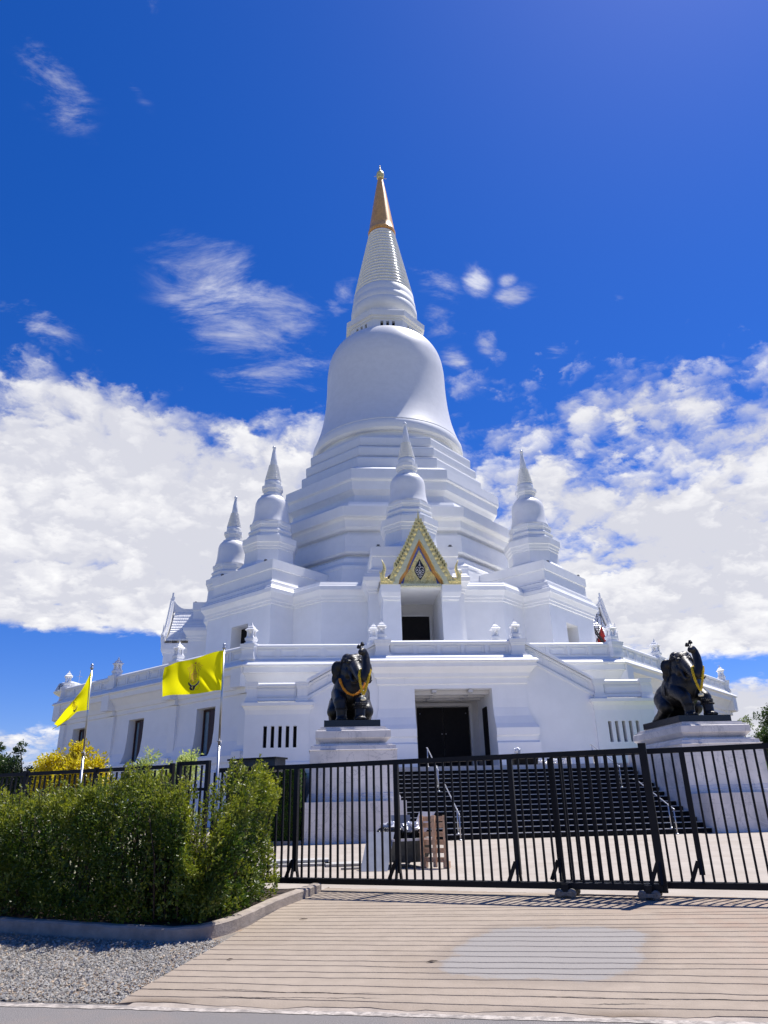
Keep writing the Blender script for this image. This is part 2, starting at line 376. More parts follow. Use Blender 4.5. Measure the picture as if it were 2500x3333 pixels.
M_LINE = mat('worn_road_paint', (.46, .41, .36), .8, var=.08, extra=line_wear)
def soil_mix(N, co, col, b):
    n = N.n('ShaderNodeTexNoise', inp={'Vector': co, 'Scale': 1.1, 'Detail': 8, 'Roughness': .7})
    c = N.mix(N.smooth(n.outputs[0], .42, .62), (.24, .21, .18), (.38, .26, .165))
    v = N.n('ShaderNodeTexNoise', inp={'Vector': co, 'Scale': 45, 'Detail': 4})
    return N.mix(N.smooth(v.outputs[0], .35, .65, 0, .5), c, (.14, .13, .12))
M_SHOULDER = mat('gravel_bed', (.3, .28, .26), .95, bump=.8, bscale=50, extra=soil_mix)
M_SOIL = mat('planting_soil', (.07, .05, .035), .95, var=.4, vscale=9, bump=.6, bscale=25)
def island_pick(stops):
    def f(N, co, col, b):
        g = N.n('ShaderNodeNewGeometry'); return N.ramp(g.outputs['Random Per Island'], stops)
    return f
M_STONE = mat('crushed_stone', (.3, .3, .3), .9, bump=.4, bscale=60, extra=island_pick([(0, (.20, .19, .17)), (.45, (.30, .285, .255)), (.8, (.39, .37, .335)), (1, (.42, .32, .215))]))
M_KERB = mat('kerb_concrete', (.33, .28, .235), .9, var=.18, vscale=5, bump=.5, bscale=35)
def grass_mix(N, co, col, b):
    n = N.n('ShaderNodeTexNoise', inp={'Vector': co, 'Scale': .8, 'Detail': 9, 'Roughness': .75})
    return N.mix(n.outputs[0], (.05, .10, .02), (.13, .20, .045))
M_FIELD = mat('dry_field', (.20, .19, .12), .95, var=.2, vscale=.05)
M_GRASS = mat('lawn_ground', (.09, .15, .03), .95, bump=.6, bscale=20, extra=grass_mix)
def leaf_mat(name, stops, tip=None, trans=.35, rough=.42):
    """leaf colour: random per leaf, drifting in patches; tip = colour of young growth (point attribute 'young')"""
    m = bpy.data.materials.new(name); m.use_nodes = True; t = m.node_tree; N = NT(t); t.nodes.clear()
    g = N.n('ShaderNodeNewGeometry'); tc = N.n('ShaderNodeTexCoord')
    no = N.n('ShaderNodeTexNoise', inp={'Vector': tc.outputs['Object'], 'Scale': 1.7, 'Detail': 4})
    f = N.math('ADD', N.math('MULTIPLY', g.outputs['Random Per Island'], .6), N.math('MULTIPLY', N.smooth(no.outputs[0], .3, .7), .4))
    c = N.ramp(f, stops)
    if tip:
        at = N.n('ShaderNodeAttribute', attribute_name='young'); c = N.mix(at.outputs['Fac'], c, tip)
    p = N.n('ShaderNodeBsdfPrincipled', inp={'Base Color': c, 'Roughness': rough, 'Specular IOR Level': .5})
    tr = N.n('ShaderNodeBsdfTranslucent', inp={'Color': N.mix(1.0, c, (1.25, 1.3, .7), 'MULTIPLY')})
    mx = N.n('ShaderNodeMixShader', inp={0: trans, 1: p.outputs[0], 2: tr.outputs[0]})
    N.n('ShaderNodeOutputMaterial', inp={0: mx.outputs[0]})
    return m
M_HEDGE = leaf_mat('hedge_leaf', [(0, (.022, .050, .008)), (.45, (.048, .098, .014)), (.75, (.10, .15, .018)), (1, (.20, .20, .024))], tip=(.42, .42, .04))
M_TWIG = mat('twig_bark', (.075, .052, .035), .9, var=.3, vscale=20)
M_GOLDLEAF = leaf_mat('golden_leaf', [(0, (.34, .27, .012)), (.5, (.58, .46, .015)), (1, (.72, .62, .05))], trans=.4)
M_PALELEAF = leaf_mat('variegated_leaf', [(0, (.20, .30, .07)), (.5, (.52, .57, .25)), (1, (.72, .72, .48))], trans=.4)
M_DARKLEAF = leaf_mat('dark_leaf', [(0, (.020, .045, .012)), (.6, (.045, .085, .022)), (1, (.09, .13, .035))])
M_MIDLEAF = leaf_mat('clipped_leaf', [(0, (.04, .10, .015)), (.6, (.075, .17, .022)), (1, (.14, .24, .03))])
M_GREYLEAF = leaf_mat('grey_leaf', [(0, (.10, .15, .07)), (.6, (.20, .25, .13)), (1, (.33, .36, .22))])
M_FLAG = None
M_MARIGOLD = mat('marigold', (.85, .52, .02), .7, var=.35, vscale=30, bump=.8, bscale=90)
M_MARIGOLDO = mat('orange_marigold', (.85, .30, .015), .7, var=.35, vscale=30, bump=.8, bscale=90)
M_JASMINE = mat('pale_blossom', (.75, .70, .50), .7, var=.2, vscale=30)
M_WOOD = mat('pallet_timber', (.66, .43, .26), .8, var=.25, vscale=9, bump=.3, bscale=30)
M_SLATE = mat('blue_grey_board', (.24, .26, .31), .5, var=.12, vscale=4)
M_SKIP = mat('dark_grey_skip', (.045, .05, .05), .6, var=.35, vscale=7, bump=.3, bscale=25)
M_BAG = mat('black_bin_bag', (.010, .010, .012), .2, var=.2, bump=1.0, bscale=14)
M_CARD = mat('white_board', (.66, .63, .60), .7, var=.06)
M_SLAB = mat('stone_slab', (.42, .41, .38), .7, var=.15, vscale=4)
M_RED = mat('red_tarpaulin', (.50, .035, .02), .6, var=.25, vscale=4)
M_SCAF = mat('scaffold_steel', (.05, .045, .04), .6, .3, var=.3)
M_EMB_O = mat('flag_orange_thread', (.62, .33, .02), .8, var=.15, vscale=20)
M_EMB_N = mat('flag_navy_thread', (.020, .012, .025), .8, var=.2, vscale=20)
M_EMB_W = mat('flag_pale_thread', (.68, .62, .42), .8, var=.1)
M_TANK = mat('tank_paint', (.66, .67, .66), .6, var=.08, vscale=1)
def flag_mat():
    m = bpy.data.materials.new('yellow_flag_cloth'); m.use_nodes = True; t = m.node_tree; N = NT(t); t.nodes.clear()
    tc = N.n('ShaderNodeTexCoord'); no = N.n('ShaderNodeTexNoise', inp={'Vector': tc.outputs['Object'], 'Scale': 4, 'Detail': 5})
    c = N.mix(no.outputs[0], (.90, .82, .005), (.95, .90, .012))
    d = N.n('ShaderNodeBsdfDiffuse', inp={'Color': c}); tr = N.n('ShaderNodeBsdfTranslucent', inp={'Color': c})
    N.n('ShaderNodeOutputMaterial', inp={0: N.n('ShaderNodeMixShader', inp={0: .55, 1: d.outputs[0], 2: tr.outputs[0]}).outputs[0]})
    return m
M_FLAG = flag_mat()

# ------------------------------------------------------------------ ground
AX0, AY0 = 9.0, 93.065
def yroad(x): return 6.865-.275*x
GD = np.array([math.cos(R(28)), -math.sin(R(28))]); GN = np.array([math.sin(R(28)), math.cos(R(28))]); G0 = np.array([3.98, 10.81])
def ygate(x): return G0[1]+(x-G0[0])*GD[1]/GD[0]
def gz(x, y):
    a, b = yroad(x), ygate(x)-.3
    return -.25+.25*np.clip((y-a)/(b-a), 0, 1)
CR = math.cos(math.atan(.275)); RT = np.array([CR, -.275*CR]); RN = np.array([.275*CR, CR])   # along / across the road edge
R0 = np.array([0, 6.865])
def build_ground():
    mb = MB(); S = 3000
    mb.add([(-S, -S, -.62), (S, -S, -.62), (S, S, -.62), (-S, S, -.62)], [(0, 1, 2, 3)])
    struct(mb.build('ground', M_FIELD))
    # lawn terrace behind the fence line, level with the plaza
    mb = MB()
    a, b = G0-GD*60, G0+GD*40
    mb.add([(a[0], a[1], -.03), (b[0], b[1], -.03), (160, b[1], -.03), (160, 240, -.03), (-120, 240, -.03), (-120, a[1], -.03)], [(0, 1, 2, 3, 4, 5)])
    struct(mb.build('lawn', M_FIELD))
    mb = MB(); t = np.radians(22.5+45*np.arange(8)); mb.add(np.stack([AX0+54*np.sin(t[::-1]), AY0+54*np.cos(t[::-1]), np.full(8, -.02)], 1), [tuple(range(8))])
    struct(mb.build('courtyard', M_PLAZA))
    mb = MB(); bk = [(20.6, 37.0), (60, 37.0), (60, 48), (20.6, 48)]; prof_loft(mb, np.array(bk), [(2.2, -.03), (0, 2.9)], cap1=True); struct(mb.build('grass_bank', M_GRASS))
    # road
    mb = MB(); q = []
    for u, v in ((-60, -9), (60, -9), (60, .02), (-60, .02)): p = R0+RT*u+RN*v; q.append((p[0], p[1], -.25))
    mb.add(q, [(0, 1, 2, 3)]); struct(mb.build('road', M_ASPHALT))
    # painted edge line, ragged
    us = np.arange(-14, 12, .07); V = []; rr = np.random.default_rng(3)
    for u in us:
        for v in (-.135+rr.normal(0, .007), -.035+rr.normal(0, .012)):
            p = R0+RT*u+RN*v; V.append((p[0], p[1], -.246))
    F = [(2*i, 2*i+2, 2*i+3, 2*i+1) for i in range(len(us)-1)]
    mb = MB(); mb.add(V, F); struct(mb.build('road_marking', M_LINE))
    # plaza
    mb = MB(); a, b = G0-GD*5.6, G0+GD*16
    mb.add([(a[0], a[1], -.004), (b[0], b[1], -.004), (26, 28.9, -.004), (-.7, 28.9, -.004), (-2.2, 27.6, -.004), (-3.0, a[1]+1, -.004)], [(0, 1, 2, 3, 4, 5)])
    struct(mb.build('plaza', M_PLAZA))
    # gravel shoulder bed
    xs = np.linspace(-16, .4, 60); V, F = [], []
    for x in xs:
        y0 = yroad(x); y1 = 10.2-.50*(x+2.0) if x < -1.4 else 11.0+(x+1.4)*1.2
        for k in range(9):
            y = y0+(y1-y0)*k/8; V.append((x, y, gz(x, y)-.012))
    n = 9
    F = [(i*n+k, (i+1)*n+k, (i+1)*n+k+1, i*n+k+1) for i in range(len(xs)-1) for k in range(8)]
    mb = MB(); mb.add(V, F); struct(mb.build('gravel_bed', M_SHOULDER))
RAMP_L = [(12.6, -.14), (11.5, -.60), (10.72, -.83), (10.06, -.99), (9.37, -1.18), (8.6, -1.40), (7.97, -1.58), (7.45, -1.72)]   # y, x of the left edge
def build_ramp():
    ly = np.array([p[0] for p in RAMP_L][::-1]); lx = np.array([p[1] for p in RAMP_L][::-1])
    vl = [(np.array([x, y])-R0)@RN for x, y in zip(lx, ly)]; ul = [(np.array([x, y])-R0)@RT for x, y in zip(lx, ly)]
    rows = []   # (v, depth, dirt)
    vs = [.20+.212*k for k in range(30)]
    rows.append((.06, 0, .35))
    for v in vs: rows += [(v-.013, 0, .10), (v-.0065, .010, .92), (v+.0065, .010, .92), (v+.013, 0, .10), (v+.10, 0, 0)]
    ncol = 150; V, D = [], []; cf = np.linspace(0, 1, ncol); rg = np.random.default_rng(5)
    wob = [np.cumsum(rg.normal(0, 1, ncol)) for _ in range(40)]
    wob = [(w-np.linspace(w[0], w[-1], ncol)) for w in wob]
    edge = np.convolve(rg.normal(0, .05, ncol+8), np.ones(5)/5, 'valid')[:ncol]
    for ri, (v, dep, dirt) in enumerate(rows):
        u0 = np.interp(v, vl, ul)
        for ci, c in enumerate(cf):
            u = u0+(9.5-u0)*c
            vv = v+.0042*wob[(ri-1)//5 % 40][ci]*(1 if ri else 0)
            if ri == 0: vv = .05+edge[ci]+.03*math.sin(ci*.31)
            p = R0+RT*u+RN*vv
            V.append((p[0], p[1], float(gz(p[0], p[1]))+.018-dep-(0 if ri else .013))); D.append(dirt if ri else .25+.6*max(0, math.sin(ci*.37)+math.sin(ci*.13+1)-.6))
    V = np.array(V); D = np.array(D); F = []
    for r in range(len(rows)-1):
        for c in range(ncol-1):
            q = (r*ncol+c, r*ncol+c+1, (r+1)*ncol+c+1, (r+1)*ncol+c)
            m = V[list(q)].mean(0)
            if m[1] < ygate(m[0])+.45: F.append(q)
    # broken front edge: a drop to the shoulder strip
    low = V[:ncol].copy(); low[:, 2] = -.262; low[:, 0] += .0; k = len(V)
    V = np.concatenate([V, low]); D = np.concatenate([D, np.full(ncol, .6)])
    for c in range(ncol-1): F.append((k+c, k+c+1, c+1, c))
    lf = [r*ncol for r in range(len(rows))]; k2 = len(V)
    sk = V[lf].copy(); sk[:, 2] -= .05; V = np.concatenate([V, sk]); D = np.concatenate([D, np.full(len(lf), .5)])
    for i in range(len(lf)-1): F.append((lf[i], lf[i+1], k2+i+1, k2+i))
    struct(fast_mesh('driveway', V, np.array(F), M_RAMP, attrs={'dirt': D}))
    # strip of old broken concrete between the ramp and the painted line
    us = np.arange(-1.7, 11, .08); V = []
    for u in us:
        for v in (-.045, .16): p = R0+RT*u+RN*v; V.append((p[0], p[1], -.247))
    mb = MB(); mb.add(V, [(2*i, 2*i+2, 2*i+3, 2*i+1) for i in range(len(us)-1)]); struct(mb.build('road_shoulder', M_KERB))
KERB = [(-.02, 12.75), (-.135, 12.5), (-.38, 11.95), (-.64, 11.4), (-.90, 10.65), (-1.10, 10.15), (-1.32, 9.86), (-1.52, 9.74), (-1.80, 9.76), (-2.3, 9.98), (-3.5, 10.64), (-4.2, 11.0), (-6, 12.0), (-9, 13.7), (-14, 16.6)]
def resample(P, step):
    P = np.asarray(P, float); d = np.r_[0, np.cumsum(np.linalg.norm(np.diff(P, axis=0), axis=1))]
    t = np.arange(0, d[-1], step); return np.stack([np.interp(t, d, P[:, i]) for i in range(P.shape[1])], 1)
def build_kerb():
    P = resample(KERB, .12); T = np.gradient(P, axis=0); T /= np.linalg.norm(T, axis=1)[:, None]
    NL = np.stack([T[:, 1], -T[:, 0]], 1)      # to the planted side (right of travel towards the left is up)
    rings = []; rr = np.random.default_rng(8)
    for p, n in zip(P, NL):
        g = float(gz(p[0], p[1])); h = .145+rr.normal(0, .002); q = []
        for o, z in ((0, -.06), (0, h-.02), (.02, h), (.13, h+.003), (.15, h-.02), (.15, -.06)):
            q.append((p[0]+n[0]*o, p[1]+n[1]*o, g+z))
        rings.append(q)
    mb = MB(); mb.loft([np.array(r) for r in rings])
    struct(mb.build('kerb', M_KERB, auto=40))
    # soil behind it
    Q = P+NL*.10; far = [G0-GD*s for s in np.linspace(5.05, 19, len(Q))]
    V = [(p[0], p[1], float(gz(p[0], p[1]))+.10) for p in Q]+[(p[0], p[1], .03) for p in far]; n = len(Q)
    mb = MB(); mb.add(V, [(i, i+1, n+i+1, n+i) for i in range(n-1)]); struct(mb.build('planting_bed', M_SOIL))
def in_left_of_ramp(x, y):
    return x < np.interp(y, [p[0] for p in RAMP_L][::-1], [p[1] for p in RAMP_L][::-1])
def build_gravel():
    rr = np.random.default_rng(21); n = 95000
    x = rr.uniform(-5.6, .0, n); y = rr.uniform(6.8, 12.2, n)
    kx = np.array([p[0] for p in KERB]); ky = np.array([p[1] for p in KERB])
    v = ((np.stack([x, y], 1)-R0)@RN)
    ok = (v > .05) & in_left_of_ramp(x, y)
    # outside the kerb line
    o = np.argsort(kx); yk = np.interp(x, kx[o], ky[o]); ok &= (y < yk-.03) & ((x < -1.3) | (y < 9.72) | (x < np.interp(y, ky[:8][::-1], kx[:8][::-1])-.0))
    # thinner towards the kerb on the left (bare reddish soil)
    ok &= rr.random(n) < np.clip(1.15-.95*np.clip((v-1.3)/1.2, 0, 1)*np.clip((-x-1.6)/1.0, 0, 1), .08, 1)
    x, y = x[ok], y[ok]; n = len(x); z = gz(x, y)
    s = rr.lognormal(-4.72, .42, n).clip(.004, .024)
    base = np.array([(1, 0, 0), (-1, 0, 0), (0, 1, 0), (0, -1, 0), (0, 0, 1), (0, 0, -1)], float)
    V = base[None]*rr.uniform(.55, 1.3, (n, 6, 1))*s[:, None, None]*np.array([1.2, 1, .75])+rr.normal(0, .18, (n, 6, 3))*s[:, None, None]
    a = rr.uniform(0, 6.28, n); c, q = np.cos(a)[:, None], np.sin(a)[:, None]
    V = np.stack([V[..., 0]*c-V[..., 1]*q, V[..., 0]*q+V[..., 1]*c, V[..., 2]], 2)+np.stack([x, y, z+s*.35], 1)[:, None]
    tri = np.array([(0, 2, 4), (2, 1, 4), (1, 3, 4), (3, 0, 4), (2, 0, 5), (1, 2, 5), (3, 1, 5), (0, 3, 5)])
    F = (tri[None]+6*np.arange(n)[:, None, None]).reshape(-1, 3)
    o = fast_mesh('gravel', V.reshape(-1, 3), F, M_STONE)
    tag(o, 'loose grey crushed stone beside the ramp and below the kerb', 'gravel', kind='stuff')
build_ground(); build_ramp(); build_kerb(); build_gravel()

# ------------------------------------------------------------------ the stupa
AX, AY = 9.0, 93.065
def AXT(th=0, tx=0, ty=0):
    c, s = math.cos(th), math.sin(th)
    def f(a):
        x, y = a[:, 0]+tx, a[:, 1]+ty
        return np.stack([AX+x*c-y*s, AY+x*s+y*c, a[:, 2]], 1)
    return f
stupa = thing('stupa', (AX, AY, 0), 'huge white bell-shaped stupa with gold-tipped spire on an octagonal terrace', 'stupa')
def inner_new(l, mb): l.append(MB(mb.T)); return l[-1]
def wall_face(mb, inner, t0, r, rows, ops, dwall=None):
    """one flat face in local axis frame (front = -y at distance r): rows [(z,d)...] with openings (ta,tb,za,zb,depth). inner: MB for reveals/back"""
    k = math.tan(R(22.5))
    zs = sorted(set([q[0] for q in rows]+[o[2] for o in ops]+[o[3] for o in ops]))
    rz = [q[0] for q in rows]; rd = [q[1] for q in rows]
    D = lambda z: float(np.interp(z, rz, rd))
    tl = sorted(set([o[0] for o in ops]+[o[1] for o in ops]))
    for za, zb in zip(zs[:-1], zs[1:]):
        if zb-za < 1e-6: continue
        da, db = D(za), D(zb)
        def cols(d): return [-(t0+(dwall if dwall is not None else k)*d)]+tl+[t0+(dwall if dwall is not None else k)*d]
        ca, cb = cols(da), cols(db)
        for i in range(len(ca)-1):
            tm, zm = (ca[i]+ca[i+1])/2, (za+zb)/2
            if any(o[0] < tm < o[1] and o[2] < zm < o[3] for o in ops): continue
            mb.add([(ca[i], -(r+da), za), (ca[i+1], -(r+da), za), (cb[i+1], -(r+db), zb), (cb[i], -(r+db), zb)], [(0, 1, 2, 3)])
        for o in ops:
            if o[2] <= za+1e-6 and zb <= o[3]+1e-6:
                yb = -(r-o[4])
                mb.add([(o[0], -(r+da), za), (o[0], -(r+db), zb), (o[0], yb, zb), (o[0], yb, za)], [(0, 1, 2, 3)])
                mb.add([(o[1], -(r+da), za), (o[1], yb, za), (o[1], yb, zb), (o[1], -(r+db), zb)], [(0, 1, 2, 3)])
    for o in ops:
        yb = -(r-o[4]); dt, db_ = D(o[3]), D(o[2])
        mb.add([(o[0], -(r+dt), o[3]), (o[1], -(r+dt), o[3]), (o[1], yb, o[3]), (o[0], yb, o[3])], [(0, 1, 2, 3)])
        mb.add([(o[0], -(r+db_), o[2]), (o[0], yb, o[2]), (o[1], yb, o[2]), (o[1], -(r+db_), o[2])], [(0, 1, 2, 3)])
        (inner if not isinstance(inner, list) else inner_new(inner, mb)).add([(o[0], yb, o[2]), (o[1], yb, o[2]), (o[1], yb, o[3]), (o[0], yb, o[3])], [(0, 1, 2, 3)])

# --- terrace storey (z 0..12)
TA = 35.9; KT = math.tan(R(22.5))
TROWS = [(0, .62), (3.9, .62), (4.05, .50), (4.4, .50), (4.55, .60), (5.0, .62), (5.35, .38), (6.1, .12), (7.2, .02), (8.0, 0), (9.55, 0)]
WIN_T = [9.4, -1.0, -11.3]
def casement(T, r, t, z0, z1, w, depth, parent, open_side=1):
    """dark red frame with one pane and one leaf swung open towards us"""
    y = -(r-depth)
    mb = MB(T); fw = .16
    mb.box(t-w/2+fw/2, y-.10, (z0+z1)/2, fw, .18, z1-z0); mb.box(t+w/2-fw/2, y-.10, (z0+z1)/2, fw, .18, z1-z0)
    mb.box(t, y-.10, z1-fw/2, w-2*fw, .176, fw); mb.box(t, y-.10, z0+fw/2, w-2*fw, .176, fw); mb.box(t, y-.105, (z0+z1)/2, .12, .16, z1-z0-2*fw)
    f = mb.build('window', M_DARKWOOD, parent)
    mb = MB(T); mb.box(t-w/4+.02, y-.06, (z0+z1)/2, w/2-fw-.02, .03, z1-z0-2*fw-.01); mb.build('pane', M_GLASS, f)
    # open leaf, hinged at the +t jamb
    a = R(14); lw = w/2-fw+.05; hx, hy = t+w/2-fw, y-.20
    mb = MB(T)
    cx, cy = hx-math.cos(a)*lw/2, hy-math.sin(a)*lw/2
    M = [[math.cos(a), math.sin(a), 0], [math.sin(a), -math.cos(a), 0], [0, 0, 1]]
    M = [[math.cos(a), -math.sin(a), 0], [math.sin(a), math.cos(a), 0], [0, 0, 1]]
    for dx, dz, sx, sz in ((-lw/2+.07, 0, .14, z1-z0-.3), (lw/2-.07, 0, .14, z1-z0-.3), (0, (z1-z0)/2-.22, lw, .14), (0, -(z1-z0)/2+.22, lw, .14)):
        mb.box(cx+math.cos(a)*dx, cy+math.sin(a)*dx, (z0+z1)/2+dz, sx, .06, sz, M=M)
    mb.box(cx, cy, (z0+z1)/2, lw-.2, .03, z1-z0-.5, M=M)
    mb.build('shutter', M_DARKWOOD, f)
def terrace():
    wall, back = MB(), []
    for k in range(-3, 5):
        wall.T = AXT(R(45*k)); ops = []
        if k in (-1, 1):
            sg = 1 if k == -1 else -1
            ops = [(sg*t-1.25, sg*t+1.25, 5.15, 9.0, 1.0) for t in WIN_T]
            if sg < 0: ops = ops[::-1]
        wall_face(wall, back, TA*KT, TA, TROWS, ops)
    wall.T = AXT()
    prof = [(0, 9.55), (.14, 9.62), (.16, 9.95), (.30, 10.0), (.42, 10.35), (.80, 10.9), (1.0, 11.0), (1.02, 11.45), (1.22, 11.5), (1.24, 11.58), (1.08, 11.76), (.85, 11.82), (.83, 11.90), (.66, 12.06), (.5, 12.07)]
    prof_loft(wall, octagon(TA), prof, cap1=True)
    # pilasters under the lanterns
    for k in (-1, 1, -2, 2):
        wall.T = AXT(R(45*k))
        for t in (-14.45, -5.0, 5.05, 14.45):
            wall.box(t, -TA-.0, 7.4, .95, .5, 4.28); wall.box(t, -TA-.52, 10.85, 1.25, 1.2, 1.72); wall.box(t, -TA-.2, 9.78, 1.1, .6, .40); wall.box(t, -TA-.25, 4.9, 1.05, .95, .72)
    wall.build('base_storey', M_WHITE, stupa)
    for q in back: q.build('recess_shade', M_DOOR_SHADE, stupa)  # black back panels, interior shade put into their colour
    for k in (-1, 1):
        for t in WIN_T: casement(AXT(R(45*k)), TA, (t if k == -1 else -t), 5.2, 8.95, 2.4, .85, stupa)
terrace()
def panel_run(mb, t0, t1, y, z0, z1, n, back=False):
    """balustrade wall along t at local y (front face), with recessed-panel frames"""
    L = t1-t0
    mb.box((t0+t1)/2, y+.22, (z0+z1)/2-.10, L, .34, z1-z0-.24)
    mb.loft([np.array([(t, y-.09, z1-.24), (t, y+.53, z1-.24), (t, y+.53, z1-.11), (t, y+.41, z1), (t, y+.03, z1), (t, y-.09, z1-.11)]) for t in (t0, t1)]); mb.box((t0+t1)/2, y+.22, z1-.28, L, .48, .085)
    mb.box((t0+t1)/2, y+.20, z0+.11, L, .56, .22)
    pw = L/n; zc = (z0+z1)/2-.06; h = (z1-z0)*.40
    for i in range(n):
        c = t0+pw*(i+.5); w = pw*.70
        for sx, sz, dx, dz in ((w, .06, 0, h/2), (w, .06, 0, -h/2), (.06, h-.06, -w/2+.03, 0), (.06, h-.06, w/2-.03, 0)):
            mb.box(c+dx, y+.02, zc+dz, sx, .07, sz)
        mb.box(c+pw/2, y+.015, zc-.02, pw*.13, .10, (z1-z0)*.62)
def newel(mb, x, y, z0, z1, w):
    for (q, za, zb) in ((w+.16, z0, z0+.22), (w+.04, z0+.22, z0+.36), (w-.06, z0+.36, z1-.42), (w+.04, z1-.42, z1-.30), (w+.14, z1-.30, z1-.12), (w+.20, z1-.12, z1)):
        mb.box(x, y, (za+zb)/2, q, q, zb-za)
def make_lantern(name_parent):
    """small stone lamp shrine, origin at its foot"""
    root = link('lantern', None, name_parent, None); root.location = (0, 0, 0); WL[root.name_full] = (0, 0, 0)
    sq = lambda w: np.array([(-w, -w), (w, -w), (w, w), (-w, w)])/2
    mb = MB(); rings = [(.80, 0), (.80, .12), (.66, .13), (.62, .26), (.74, .30), (.78, .46), (.78, .50), (.58, .52)]
    mb.loft([np.column_stack([sq(w), np.full(4, z)]) for w, z in rings])
    mb.build('plinth', M_WHITE, root)
    mb = MB()          # four curved corner posts round an opening
    for sx in (-1, 1):
        for sy in (-1, 1):
            mb.loft([np.column_stack([sq(.15)+(sx*q, sy*q), np.full(4, z)]) for q, z in ((.27, .52), (.215, .64), (.195, .82), (.20, 1.0), (.235, 1.10))])
    mb.box(0, 0, 1.07, .60, .60, .08); mb.box(0, 0, .55, .60, .60, .08)
    mb.box(0, 0, .74, .14, .14, .36)
    mb.build('chamber', M_WHITE, root)
    mb = MB(); rings = [(.62, 1.11), (.80, 1.15), (.80, 1.19), (.46, 1.34), (.50, 1.36), (.50, 1.39), (.26, 1.50), (.28, 1.52), (.13, 1.60), (.15, 1.64), (.08, 1.72), (.02, 1.86)]
    mb.loft([np.column_stack([sq(w), np.full(4, z)]) for w, z in rings]); mb.build('cap', M_WHITE, root)
    return root
LAN = []
def put_lantern(x, y, z, th, s=1.0):
    if not LAN: o = make_lantern(stupa); LAN.append(o)
    else: o = copy_tree(LAN[0], stupa)
    p = AXT(th)(np.array([(x, y, z)], float))[0]
    o.location = (p[0]-AX, p[1]-AY, p[2]); o.rotation_euler = (0, 0, th); o.scale = (s, s, s)
    return o
ZT = 12.05
def terrace_rail():
    for k in (-2, -1, 0, 1, 2):
        T = AXT(R(45*k)); mb = MB(T); nw = MB(T)
        runs = [(-14.55, -5.6, 5), (-4.5, 4.5, 5), (5.6, 14.55, 5)]
        if k == 0: runs = [(-14.55, -5.65, 5), (5.65, 14.55, 5)]
        for a, b, n in runs: mb = MB(T); panel_run(mb, a, b, -TA-.42, ZT, 13.32, n); mb.build('balustrade', M_WHITE, stupa)
        for t in (-5.05, 5.05): nw = MB(T); newel(nw, t, -TA-.18, ZT, 13.36, 1.0); nw.build('newel', M_WHITE, stupa)
        if k < 2:
            c = TA+.05; nw = MB(AXT(R(45*k+22.5))); newel(nw, 0, -(c/math.cos(R(22.5)))-.06, ZT, 13.36, 1.1); nw.build('newel', M_WHITE, stupa)
        for t in (-5.05, 5.05): put_lantern(t, -TA-.18, 13.36, R(45*k), 1.0)
        if k < 2: put_lantern(0, -(TA+.05)/math.cos(R(22.5))-.06, 13.36, R(45*k+22.5), 1.0)
terrace_rail()
